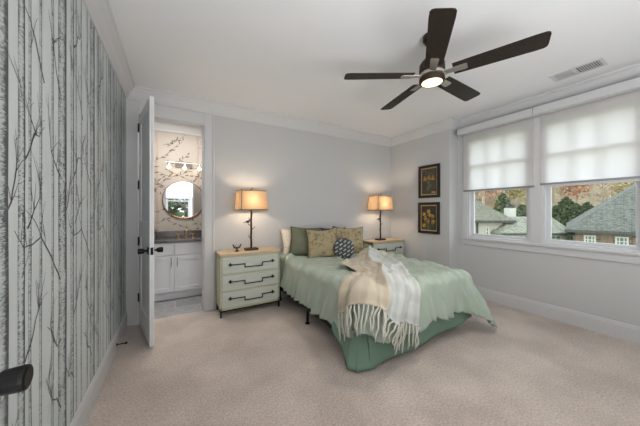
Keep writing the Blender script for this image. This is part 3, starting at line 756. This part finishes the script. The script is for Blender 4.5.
pillow('dark_pillow', 'charcoal pillow peeping out behind the two brocade cushions', .42, .40, .13, 'pil_dark', (2.16, 3.22, ZB), -.25, radians(16))
pillow('brocade_cushion', 'tan and sage brocade cushion left of the round lattice cushion', .45, .44, .15, 'pil_tan', (1.775, 2.93, ZB), -.35, radians(20), -.04, sag=.06)
pillow('brocade_cushion.001', 'tan and sage brocade cushion behind the round lattice cushion', .48, .44, .16, 'pil_tan', (2.24, 2.98, ZB), -.42, radians(20), .03, sag=.04)
pillow('round_cushion', 'round charcoal and white lattice cushion in front of the others', .29, .29, .13, 'pil_lattice', (1.98, 2.735, ZB + .005), -.45, radians(18), round_=True)

# ------------------------------------------------------------------ nightstands, lamps, ornament
NSL = (.855, 3.222, 0)
ns = thing('nightstand', 'pale green three drawer nightstand beside the bathroom doorway', 'nightstand', NSL)
NW, ND, NH = .765, .325, .78
mb = MB(); x0, x1 = -NW / 2, NW / 2
mb.box(x0, x0 + .022, 0, ND, .085, .752); mb.box(x1 - .022, x1, 0, ND, .085, .752); mb.box(x0, x1, ND - .012, ND, .085, .752)
mb.box(x0, x1, 0, ND, .085, .112); mb.box(x0, x1, .0, ND, .728, .752)
for z in (.316, .522): mb.box(x0, x1, .002, .05, z - .008, z + .008)
mb.build('body', 'nightbody', ns, bevel=.002)
mb = MB(); mb.box(x0 - .006, x1 + .006, -.008, ND, .752, .78); mb.build('top', 'oak', ns, bevel=.003)
for z0, z1 in ((.114, .306), (.326, .512), (.532, .726)):
    mb = MB(); mb.box(x0 + .025, x1 - .025, -.002, .02, z0, z1); dr = mb.build('drawer', 'drawer', ns, bevel=.002)
    zc = (z0 + z1) / 2 + .012; L = NW - .05; X = lambda f: x0 + .025 + L * f
    mb = MB(); y = -.022; r = .0065; lo = zc - .042
    mb.tube([(X(.10), y, zc), (X(.375), y, zc)], r, 6); mb.tube([(X(.375), y, zc + r), (X(.375), y, lo - r)], r, 6); mb.tube([(X(.375), y, lo), (X(.69), y, lo)], r, 6)
    mb.tube([(X(.69), y, lo - r), (X(.69), y, zc + r)], r, 6); mb.tube([(X(.69), y, zc), (X(.92), y, zc)], r, 6)
    for f in (.13, .89):
        mb.box(X(f) - .022, X(f) + .022, -.006, -.002, zc - .008, zc + .008); mb.box(X(f) - .008, X(f) + .008, -.006, -.002, zc - .022, zc + .022); mb.tube([(X(f), 0, zc), (X(f), y - .008, zc)], .011, 8)
    mb.build('handle', 'ironhandle', dr)
mb = MB()
mb.box(x0, x1, .0, .018, .070, .085); mb.box(x0, x1, ND - .018, ND, .070, .085); mb.box(x0, x0 + .018, 0, ND, .070, .085); mb.box(x1 - .018, x1, 0, ND, .070, .085)
mb.build('base_frame', 'black', ns)
for x in (x0, x1 - .018):
    for y in (0, ND - .018): mb = MB(); mb.box(x, x + .018, y, y + .018, 0, .0705); mb.build('leg', 'black', ns)
ns2 = copy_tree(ns); ns2.location = (3.315, NSL[1], 0); ns2['label'] = 'pale green nightstand in the corner beyond the bed, under the framed prints'
ns['group'] = ns2['group'] = 'matching nightstands'

lp = thing('table_lamp', 'lit twig table lamp with tan box shade beside the bathroom doorway', 'table lamp', (.895, 3.395, .78), 0, 'twig table lamps')
mb = MB(); mb.box(-.085, .085, -.055, .055, 0, .028); mb.build('base', 'bronze', lp, bevel=.004)
mb = MB(); pts = [(.002 * sin(i * 1.3), .002 * cos(i * 2.), .025 + .60 * i / 14) for i in range(15)]; mb.tube(pts, [.014 - .002 * i / 14 for i in range(15)], 10)
for z, sx, L in ((.16, -1, .045), (.28, 1, .05), (.33, -1, .055), (.40, -1, .04)):
    mb.tube([(0, 0, z), (sx * L * .6, -.01, z + .012), (sx * L, -.015, z + .045)], [.006, .005, .0025], 7)
mb.build('stem', 'bronze', lp, smooth=True)
mb = MB(); mb.ball((-.05, -.014, .385), .018, 8, (1.5, .8, .9)); mb.ball((-.028, -.014, .405), .011, 8); mb.tube([(-.07, -.014, .385), (-.105, -.014, .372)], [.008, .004], 6); mb.tube([(-.02, -.014, .405), (-.008, -.014, .403)], [.004, .001], 6)
mb.build('bird', 'bronze', lp, smooth=True)
mb = MB(); b = [(-.195, -.125), (.195, -.125), (.195, .125), (-.195, .125)]; tp = [(-.175, -.11), (.175, -.11), (.175, .11), (-.175, .11)]; zb_, zt_ = .545, .80
for i in range(4):
    j = (i + 1) % 4; mb._add([(*b[i], zb_), (*b[j], zb_), (*tp[j], zt_), (*tp[i], zt_)], [(0, 1, 2, 3)])
shd = mb.build('lamp_shade', 'lampshade', lp, weld=True)
mb = MB()
for ring, z in ((b, zb_), (tp, zt_)):
    for i in range(4): mb.tube([(*ring[i], z), (*ring[(i + 1) % 4], z)], .0045, 6)
mb.tube([(-.158, -.128, zb_), (-.150, -.112, zt_ + .008)], .0045, 6)
mb.tube([(-.175, 0, zt_), (.175, 0, zt_)], .003, 6); mb.tube([(0, -.11, zt_), (0, .11, zt_)], .003, 6)
mb.build('shade_trim', 'bronze', shd)
mb = MB(); mb.tube([(0, 0, .60), (0, 0, .82)], .004, 6); mb.tube([(0, 0, .81), (.012, 0, .83), (.022, 0, .855)], [.006, .005, .002], 6); mb.tube([(0, 0, .81), (-.016, 0, .828)], [.005, .002], 6); mb.build('finial', 'bronze', lp)
mb = MB(); mb.ball((0, 0, .665), .03, 8, (1, 1, 1.25)); mb.build('bulb', 'bulb', lp, smooth=True)
LAMP_W = 11
lp2 = copy_tree(lp); lp2.location = (3.235, 3.36, .78); lp2['label'] = 'lit twig table lamp with tan box shade in the corner beyond the bed'
for q in (lp, lp2):
    light('lamp_bulb_light', 'POINT', (0, 0, .665), LAMP_W, (1, .84, .64), .045, parent=q)

t = thing('bronze_ornament', 'small dark ornament with two perched curved arms left of the lamp', 'ornament', (.70, 3.36, .78))
mb = MB(); mb.lathe([(.03, 0), (.03, .006), (.010, .016), (.007, .035), (.012, .05), (.014, .058)], n=14); mb.build('base', 'bronze', t, smooth=True)
mb = MB()
for s in (-1, 1):
    mb.tube([(0, 0, .045), (s * .02, 0, .045), (s * .038, 0, .055), (s * .045, 0, .075)], [.008, .008, .009, .005], 8); mb.ball((s * .045, 0, .082), .011, 8); mb.tube([(s * .045, 0, .084), (s * .065, 0, .092)], [.006, .001], 6); mb.tube([(s * .03, 0, .055), (s * .012, 0, .08)], [.006, .002], 6)
mb.build('arms', 'bronze', t, smooth=True)

# ------------------------------------------------------------------ framed prints
def framed(name, label, z0, z1, y0, y1, ground, kind):
    t = thing(name, label, 'picture', (AP, (y0 + y1) / 2, (z0 + z1) / 2)); w_, h_ = (y1 - y0) / 2, (z1 - z0) / 2; fw = .045
    mb = MB()
    for a, b, c, d in ((-w_, -w_ + fw, -h_, h_), (w_ - fw, w_, -h_, h_), (-w_ + fw, w_ - fw, -h_, -h_ + fw), (-w_ + fw, w_ - fw, h_ - fw, h_)): mb.box(-.03, -.001, a, b, c, d)
    mb.build('picture_frame', 'frame', t, bevel=.004)
    mb = MB(); mb.box(-.012, -.001, -w_ + fw, w_ - fw, -h_ + fw, h_ - fw); mb.build('mat_border', 'gold', t)
    mb = MB(); iw, ih = w_ - fw - .018, h_ - fw - .018; mb.box(-.0135, -.0121, -iw, iw, -ih, ih)
    X = -.0142; rr = random.Random(kind)
    def st(pts, w0, mi):
        mb.cur = mi; vs = []; n = len(pts)
        for i, (y, z) in enumerate(pts):
            tt = Vector((pts[min(i + 1, n - 1)][0] - pts[max(i - 1, 0)][0], pts[min(i + 1, n - 1)][1] - pts[max(i - 1, 0)][1])).normalized(); vs += [(X, y - tt.y * w0, z + tt.x * w0), (X, y + tt.y * w0, z - tt.x * w0)]
        mb._add(vs, [(2 * i, 2 * i + 1, 2 * i + 3, 2 * i + 2) for i in range(n - 1)])
    def pe(y, z, a, L, wd, mi):
        mb.cur = mi; pts = []
        for k in range(10):
            q = k / 10 * 2 * pi; u, v = (cos(q) + 1) / 2 * L, sin(q) * wd / 2; pts.append((X - .0005, y + u * cos(a) - v * sin(a), z + u * sin(a) + v * cos(a)))
        mb.poly(pts)
    if kind == 1:     # three hanging bells on an arched stem, small leaves below
        st([(0, -ih * .75), (.005, -ih * .2), (0, ih * .5), (0, ih * .62)], .003, 2); st([(-.075, ih * .5), (-.03, ih * .66), (.03, ih * .66), (.075, ih * .5)], .003, 2)
        for y in (-.075, 0, .075):
            for a in (-.28, 0, .28): pe(y, ih * .52 - abs(y) * .2, -pi / 2 + a, .085, .026, 1)
        for k in range(9): pe(0, -ih * .75 + k * .028, pi / 2 + rr.choice((-1, 1)) * rr.uniform(.5, 1.2), .06, .014, 2)
        for k in range(3): pe(rr.uniform(.04, .1), ih * .82, 0, .02, .01, 1)
        mb.cur = 1; mb.poly([(X, -iw * .86, -ih * .92), (X, -iw * .35, -ih * .92), (X, -iw * .35, -ih * .82), (X, -iw * .86, -ih * .82)])
    else:             # upright stems of ochre flowers
        for y, z in ((.0, .11), (-.075, .03), (.06, -.01), (.02, -.06), (-.085, -.06), (.09, -.13), (-.02, .05), (.085, .06)):
            st([(y * .3, -ih * .95), (y * .7, z - .09), (y, z)], .0025, 2)
            a0 = rr.uniform(0, 1)
            for k in range(6): pe(y, z, a0 + k * pi / 3, .042, .018, 1)
        for k in range(26): pe(rr.uniform(-iw * .75, iw * .75), rr.uniform(-ih * .9, ih * .1), rr.uniform(.6, 2.5), .05, .012, 2)
    mb.build('print', [ground, 'petal', 'artleaf'], t, fix=False); return t
framed('framed_print', 'upper black framed botanical print with three hanging bell flowers', 1.532, 2.085, 2.50, 2.905, 'art', 1)
framed('framed_print.001', 'lower black framed botanical print with many ochre flowers', .928, 1.455, 2.505, 2.91, 'artdark', 2)

# ------------------------------------------------------------------ ceiling fan
t = thing('ceiling_fan', 'five blade dark wood ceiling fan with round lit lamp', 'ceiling fan', (1.805, 1.288, 0))
mb = MB(); mb.lathe([(.068, 2.733), (.068, 2.70), (.05, 2.672), (.016, 2.665)], n=28); mb.build('canopy', 'black', t)
mb = MB(); mb.tube([(0, 0, 2.67), (0, 0, 2.52)], .013, 14); mb.build('downrod', 'black', t)
mb = MB(); mb.lathe([(.03, 2.545), (.075, 2.53), (.095, 2.50), (.098, 2.45), (.09, 2.428)], n=36); mb.build('motor_housing', 'bronze', t, smooth=False)
mb = MB(); mb.lathe([(.092, 2.428), (.1, 2.415), (.1, 2.40), (.086, 2.393)], n=36); mb.build('hub_ring', 'nickel', t)
mb = MB(); mb.lathe([(.084, 2.392), (.097, 2.386), (.097, 2.362), (.088, 2.352), (.080, 2.352)], n=40); lk = mb.build('lamp_ring', 'bronze', t)
mb = MB(); mb.lathe([(.079, 2.357), (.079, 2.352), (.06, 2.346), (.03, 2.342), (.002, 2.341)], n=36); mb.build('lamp_glass', 'fanglass', t, smooth=False)
for k in range(5):
    a = radians(4.2 + 72 * k); R = Matrix.Rotation(a, 4, 'Z') @ Matrix.Translation((0, 0, 2.412)) @ Matrix.Rotation(radians(-11), 4, 'X')
    prof = []
    for x, hw in ((.155, .062), (.30, .066), (.50, .070), (.64, .073), (.685, .071), (.700, .062), (.706, .045)): prof.append((x, hw))
    outline = [(x, h) for x, h in prof] + [(x + (.006 if i < 3 else 0), -h) for i, (x, h) in enumerate(reversed(prof))]
    mb = MB(); mb.prism([R @ Vector((x, y, -.003)) for x, y in outline], (R.to_3x3() @ Vector((0, 0, .007)))); mb.build('blade', 'walnut', t, bevel=.0015)
    mb = MB(); br = [(.085, .022), (.15, .026), (.235, .03), (.25, .024), (.25, -.024), (.235, -.03), (.15, -.026), (.085, -.022)]
    mb.prism([R @ Vector((x, y, -.010)) for x, y in br], (R.to_3x3() @ Vector((0, 0, .006)))); mb.build('blade_bracket', 'nickel', t, bevel=.001)
light('fan_lamp_light', 'AREA', (1.805, 1.288, 2.335), 8, (1, .95, .88), .15, aim=(1.85, 1.4, 0)).data.shape = 'DISK'

# ceiling vent and door stop
t = thing('ceiling_vent', 'white rectangular ceiling air vent near the window shades', 'vent', (3.52, .865, HC), pi)
mb = MB()
for q in ((-.08, .08, -.19, -.165), (-.08, .08, .165, .19), (-.105, -.08, -.19, .19), (.08, .105, -.19, .19), (-.08, .08, -.008, .008)): mb.box(q[0], q[1], q[2], q[3], -.008, -.0005)
mb.build('vent_frame', 'trim', t, bevel=.002)
mb = MB(); mb.box(-.08, .08, .008, .165, -.002, -.0005); mb.build('backing', mat('dark duct', (70, 70, 70), .8), t)
mb = MB()
for k in range(9):
    y = .02 + .0165 * k
    mb.hexa([(-.08, y, -.007), (.08, y, -.007), (.08, y + .008, -.003), (-.08, y + .008, -.003)], [(-.08, y, -.0055), (.08, y, -.0055), (.08, y + .008, -.0015), (-.08, y + .008, -.0015)])
mb.build('louvre', 'slat', t)
mb = MB()
for k in range(9):
    y = -.02 - .0165 * k
    mb.hexa([(-.08, y, -.007), (.08, y, -.007), (.08, y - .0155, -.003), (-.08, y - .0155, -.003)], [(-.08, y, -.0055), (.08, y, -.0055), (.08, y - .0155, -.0015), (-.08, y - .0155, -.0015)])
mb.build('louvre', 'trim', t)
t = thing('door_stop', 'black spring door stop on the baseboard of the birch wallpaper wall', 'door stop', (AL + .016, 2.95, .065))
mb = MB(); mb.lathe([(.014, 0), (.014, .005), (.006, .008)], axis='x', n=12); mb.tube([(.0, 0, 0), (.066, 0, 0)], .005, 8); mb.build('rod', 'black', t)
mb = MB(); mb.lathe([(.008, .062), (.010, .066), (.010, .078), (.007, .082)], axis='x', n=12); mb.build('tip', 'black', t)

# ------------------------------------------------------------------ outdoors: second floor view over roofs to a wooded hill
GZ = -3.6
def EX(x, y, z=0):    # frame turned like the view: x to the side, y away
    return Vector((x * cos(TH) + y * sin(TH), -x * sin(TH) + y * cos(TH), z))
def shingle(name, rgb):
    m = mat(name, rgb, .9); p = m.node_tree.nodes['Principled BSDF']; tcn = N(m, 'ShaderNodeTexCoord'); c = lin(rgb)
    n1 = N(m, 'ShaderNodeTexNoise', Scale=4.2, Detail=7, Roughness=.85); mp = N(m, 'ShaderNodeMapping'); mp.inputs['Scale'].default_value = (1, 1.6, 3); LK(m, tcn.outputs['Object'], mp.inputs[0]); LK(m, mp.outputs[0], n1.inputs['Vector'])
    r = ramp(m, [(.43, tuple(v * .5 for v in c)), (.5, c), (.57, tuple(min(1, v * 1.55) for v in c))]); LK(m, n1.outputs[0], r.inputs[0]); LK(m, r.outputs[0], p.inputs['Base Color']); return m
M['roofR'] = shingle('blue grey shingles', (84, 87, 78)); M['roofM'] = shingle('pale grey shingles', (116, 117, 102)); M['roofL'] = shingle('green grey shingles', (94, 94, 78))
M['siding'] = mat('cream siding', (180, 176, 160), .8, var=.04, scale=2)
M['housetrim'] = mat('white house trim', (196, 196, 184), .6)
M['gutter'] = mat('dark gutter', (62, 62, 58), .6)
M['housepane'] = mat('dark house pane', (92, 108, 100), .2)
def brick():
    m = mat('tan brick', (150, 128, 108), .9); p = m.node_tree.nodes['Principled BSDF']; tcn = N(m, 'ShaderNodeTexCoord')
    sx = N(m, 'ShaderNodeSeparateXYZ'); LK(m, tcn.outputs['Object'], sx.inputs[0]); ad = N(m, 'ShaderNodeMath', operation='ADD'); LK(m, sx.outputs[0], ad.inputs[0]); LK(m, sx.outputs[1], ad.inputs[1])
    cb = N(m, 'ShaderNodeCombineXYZ'); LK(m, ad.outputs[0], cb.inputs[0]); LK(m, sx.outputs[2], cb.inputs[1])
    br = N(m, 'ShaderNodeTexBrick', Scale=1.); br.inputs['Brick Width'].default_value = .42; br.inputs['Row Height'].default_value = .15; br.inputs['Mortar Size'].default_value = .012
    br.inputs['Color1'].default_value = (*lin((126, 114, 96)), 1); br.inputs['Color2'].default_value = (*lin((92, 84, 72)), 1); br.inputs['Mortar'].default_value = (*lin((150, 146, 130)), 1)
    LK(m, cb.outputs[0], br.inputs[0]); LK(m, br.outputs[0], p.inputs['Base Color']); return m
M['brick'] = brick()
M['shutter'] = mat('terracotta shutter', (132, 104, 88), .7)
M['grass'] = mat('winter lawn', (120, 124, 82), .95, var=.2, scale=1.)
M['hill'] = mat('leaf covered hillside', (134, 122, 96), .95, var=.3, scale=.6)
mb = MB(); c4 = [EX(-30, 3), EX(75, 3), EX(75, 40), EX(-30, 40)]
mb = MB(); mb.box(4.3, 85, -60, 70, GZ - .3, GZ); struct(mb.build('ground', 'grass'))
mb = MB()
def hl(u, v):
    x = -10 + 120 * u; y = 34 + 50 * v; q = EX(x, y); q.z = GZ - .1 + 15 * min(1, v * 1.5) ** .8 + 1.2 * noise.noise((x * .06, y * .06, 0)) * v
    return q
mb.grid(hl, 50, 26); struct(mb.build('hillside', 'hill', smooth=True, fix=False))

def house(name, label, loc_xy):
    o = thing(name, label, 'house', EX(*loc_xy, GZ)); o.rotation_euler = (0, 0, -TH); return o
def hip(mb, x0, x1, y0, y1, ze, a, b, yr, zr, th=.16):
    """hip roof over the eave rectangle with a ridge from a to b at depth yr"""
    e = [(x0, y0, ze), (x1, y0, ze), (x1, y1, ze), (x0, y1, ze)]; r0, r1 = (a, yr, zr), (b, yr, zr)
    lo = [(x, y, z - th) for x, y, z in e]
    mb._add(e + [r0, r1] + lo, [(0, 1, 5, 4), (1, 2, 5), (2, 3, 4, 5), (3, 0, 4), (0, 6, 7, 1), (1, 7, 8, 2), (2, 8, 9, 3), (3, 9, 6, 0), (9, 8, 7, 6)])
def hwin(par, x0, x1, z0, z1, y, nx=2):
    mb = MB(); e = .09
    for q in ((x0, x0 + e, z0, z1), (x1 - e, x1, z0, z1), (x0 + e, x1 - e, z0, z0 + e), (x0 + e, x1 - e, z1 - e, z1)): mb.box(q[0], q[1], y - .08, y - .005, q[2], q[3])
    for k in range(1, nx): xx = x0 + (x1 - x0) * k / nx; mb.box(xx - .03, xx + .03, y - .07, y - .006, z0 + e, z1 - e)
    mb.box(x0 + e, x1 - e, y - .068, y - .007, (z0 + z1) / 2 - .03, (z0 + z1) / 2 + .03)
    wo = mb.build('window', 'housetrim', par); mb = MB(); mb.box(x0 + .02, x1 - .02, y - .03, y - .006, z0 + .02, z1 - .02); mb.build('pane', 'housepane', wo)
Z = lambda z: z - GZ
# brick house, set corner on
h = house('brick_house', 'brick house with big blue grey hip roof outside the window', (18.5, 18.0)); h.rotation_euler = (0, 0, -TH - pi / 4)
mb = MB(); mb.box(0, 16, 0, 13, 0, Z(-.16)); mb.build('wall', 'brick', h)
mb = MB(); hip(mb, -.5, 16.5, -.5, 13.5, Z(-.02), 6.5, 9.5, 6.5, Z(6.1)); rf = mb.build('roof', 'roofR', h)
mb = MB(); mb.box(-.56, 16.5, -.60, -.505, Z(-.21), Z(-.06)); mb.build('gutter', 'gutter', h)
for a in (.42, 1.85, 3.6, 5.4): hwin(h, a, a + .58, Z(-1.05), Z(-.40), 0, 3)
for a in (.06, 1.2, 1.55, 2.6, 4.4):
    mb = MB(); mb.box(a, a + .2, -.05, -.002, Z(-1.05), Z(-.42)); mb.build('shutter', 'shutter', h)
# low house between
h = house('low_house', 'low house with pale grey hip roof between the cream and brick houses', (14.9, 19.5))
mb = MB(); mb.box(0, 4.3, 0, 3.0, 0, Z(-.42)); mb.build('wall', 'siding', h)
mb = MB(); hip(mb, -.9, 4.7, -.4, 3.4, Z(-.38), 1.2, 4.6, 1.5, Z(.83)); mb.build('roof', 'roofM', h)
mb = MB(); mb.box(-.9, 4.7, -.5, -.405, Z(-.56), Z(-.42)); mb.build('gutter', 'gutter', h)
hwin(h, 3.1, 4.0, Z(-1.1), Z(-.6), 0, 2); hwin(h, .6, 1.4, Z(-1.1), Z(-.6), 0, 2)
# cream house
h = house('cream_house', 'cream house with green grey roof and tall white chimney', (7.8, 20.4))
mb = MB(); mb.box(0, 7.35, 0, 9.5, 0, Z(.42)); mb.build('wall', 'siding', h)
mb = MB(); hip(mb, -.4, 7.95, -.4, 10, Z(.55), 2.6, 5.35, 4.8, Z(3.75)); mb.build('roof', 'roofL', h)
mb = MB(); mb.box(-.4, 7.95, -.5, -.4, Z(.36), Z(.52)); mb.build('gutter', 'gutter', h)
for x in (5.02, 7.2): mb = MB(); mb.box(x, x + .1, -.12, -.02, 0, Z(.4)); mb.build('downspout', 'gutter', h)
for x in (5.75, 6.55): hwin(h, x, x + .3, Z(-.75), Z(.0), 0, 1)
hwin(h, 6.9, 7.15, Z(-.75), Z(.0), 0, 1)
mb = MB(); mb.prism([(7.36, 3.4, 0), (11.0, 3.4, 0), (11.0, 3.4, Z(-.35)), (9.7, 3.4, Z(.45)), (7.36, 3.4, Z(.45))], (0, 4.5, 0)); mb.build('side_wing', 'siding', h)
mb = MB(); mb.prism([(9.5, 3.2, Z(.58)), (11.2, 3.2, Z(-.50)), (11.2, 3.2, Z(-.36)), (9.5, 3.2, Z(.72))], (0, 4.9, 0)); mb.build('wing_roof', 'gutter', h)
mb = MB(); mb.box(10.38, 11.1, 3.55, 4.15, 0, Z(1.58)); ch = mb.build('chimney', 'housetrim', h)
mb = MB(); mb.box(10.46, 11.02, 3.63, 4.07, Z(1.58), Z(1.82)); mb.build('chimney_cap', 'gutter', ch)

# trees
def tree_mesh(seed, kind):
    r = random.Random(seed); tr = MB(); cr = MB()
    H = 6.5 if kind != 'ever' else 5.0
    tr.tube([(0, 0, -.6), (.05, 0, H * .4), (0, .05, H * .75)], [.2, .14, .05], 7)
    tips = []
    for k in range(16 if kind != 'ever' else 6):
        z = H * r.uniform(.25, .7); a = r.uniform(0, 2 * pi); L = r.uniform(1.0, 2.1); e = Vector((cos(a) * L * .8, sin(a) * L * .8, z + L * .9))
        tr.tube([(0, 0, z), (e.x * .5, e.y * .5, z + L * .35), e], [.06, .04, .015], 5); tips.append(e)
    n = {'ever': 900, 'leaf': 700, 'bare': 230}[kind]
    for k in range(n):
        if kind == 'ever':
            z = r.uniform(.05, 1) ** .8; rad = 2.0 * (1 - z) ** .6 * r.uniform(.55, 1); a = r.uniform(0, 2 * pi); c = Vector((cos(a) * rad, sin(a) * rad, .4 + z * H))
        else:
            b = r.choice(tips); c = b * r.uniform(.75, 1.12) + Vector((r.gauss(0, .5), r.gauss(0, .5), r.gauss(0, .5)))
        s = r.uniform(.14, .26) if kind != 'bare' else r.uniform(.08, .15)
        d1_ = Vector((r.gauss(0, 1), r.gauss(0, 1), r.gauss(0, 1))).normalized() * s; d2_ = d1_.cross(Vector((r.gauss(0, 1), r.gauss(0, 1), r.gauss(0, 1)))).normalized() * s * .6
        cr.poly([c - d1_, c - d2_, c + d1_, c + d2_])
    return tr, cr
M['trunk'] = mat('grey tan trunk', (172, 158, 138), .9)
kinds = [('orange_tree', 'leaf', (178, 126, 92), 'orange autumn tree on the wooded hillside beyond the houses', 'orange trees on the hill'),
         ('yellow_tree', 'leaf', (160, 148, 96), 'yellow green autumn tree on the wooded hillside beyond the houses', 'yellow trees on the hill'),
         ('bare_tree', 'bare', (172, 152, 124), 'nearly bare tan tree on the wooded hillside beyond the houses', 'bare trees on the hill'),
         ('evergreen_tree', 'ever', (72, 86, 52), 'dark green evergreen tree standing behind the low house', 'evergreens behind the houses')]
proto = {}
def tree(kind, x, y, z, sc, rz):
    nm, kd, rgb, lab, grp = kinds[kind]
    if kind not in proto:
        tr, cr = tree_mesh(31 + kind, kd); o = thing(nm, lab, 'tree', (0, 0, 0), 0, grp)
        tr.build('trunk', 'trunk', o, fix=False); cr.build('crown', mat(nm + ' leaves', rgb, .9, var=.3, scale=3), o, fix=False); proto[kind] = o
    else: o = copy_tree(proto[kind])
    o.location = EX(x, y, z); o.rotation_euler = (0, 0, rz); o.scale = (sc, sc, sc)
rh = random.Random(21)
def hz(x, y):
    v = (y - 34) / 50; return GZ - .1 + 15 * min(1, max(0, v) * 1.5) ** .8
for px, D, k, sc in ((556, 31, 3, 1.15), (566, 33, 3, 1.25), (576, 32, 3, 1.2), (587, 34, 3, 1.1), (522, 32, 3, 1.1), (503, 36, 3, 1.25), (596, 33, 3, 1.0),
                     (578, 42, 0, 1.2), (620, 46, 0, 1.2), (483, 42, 0, 1.25), (492, 47, 0, 1.2), (603, 40, 2, 1.3), (562, 43, 2, 1.2), (553, 46, 2, 1.2), (612, 47, 2, 1.2), (592, 48, 2, 1.3),
                     (510, 42, 1, 1.2), (520, 45, 1, 1.25), (499, 43, 2, 1.2), (630, 43, 1, 1.1), (528, 42, 2, 1.2), (474, 46, 1, 1.2), (545, 50, 0, 1.2), (570, 54, 1, 1.3), (585, 55, 0, 1.2),
                     (606, 56, 2, 1.3), (624, 55, 1, 1.3), (514, 54, 0, 1.3), (487, 56, 2, 1.3), (538, 56, 2, 1.3), (640, 52, 2, 1.3), (560, 60, 2, 1.4), (480, 60, 1, 1.4), (502, 62, 0, 1.4), (526, 62, 2, 1.4), (615, 64, 0, 1.4), (598, 63, 1, 1.4)):
    x = (px - 320) * D / F_PX; tree(k, x, D, hz(x, D) - .2, sc * rh.uniform(.9, 1.1), rh.uniform(0, 6.28))
for x, y in ((-1.6, -8.6), (.6, -9.2), (2.8, -8.4)):
    o = copy_tree(proto[3]); o.location = (x, y, GZ); o.scale = (1.3, 1.3, 1.5); o.rotation_euler = (0, 0, x)
    o['label'] = 'tall evergreen outside the near window, reflected in the round bathroom mirror'; o['group'] = 'evergreens behind the near window'
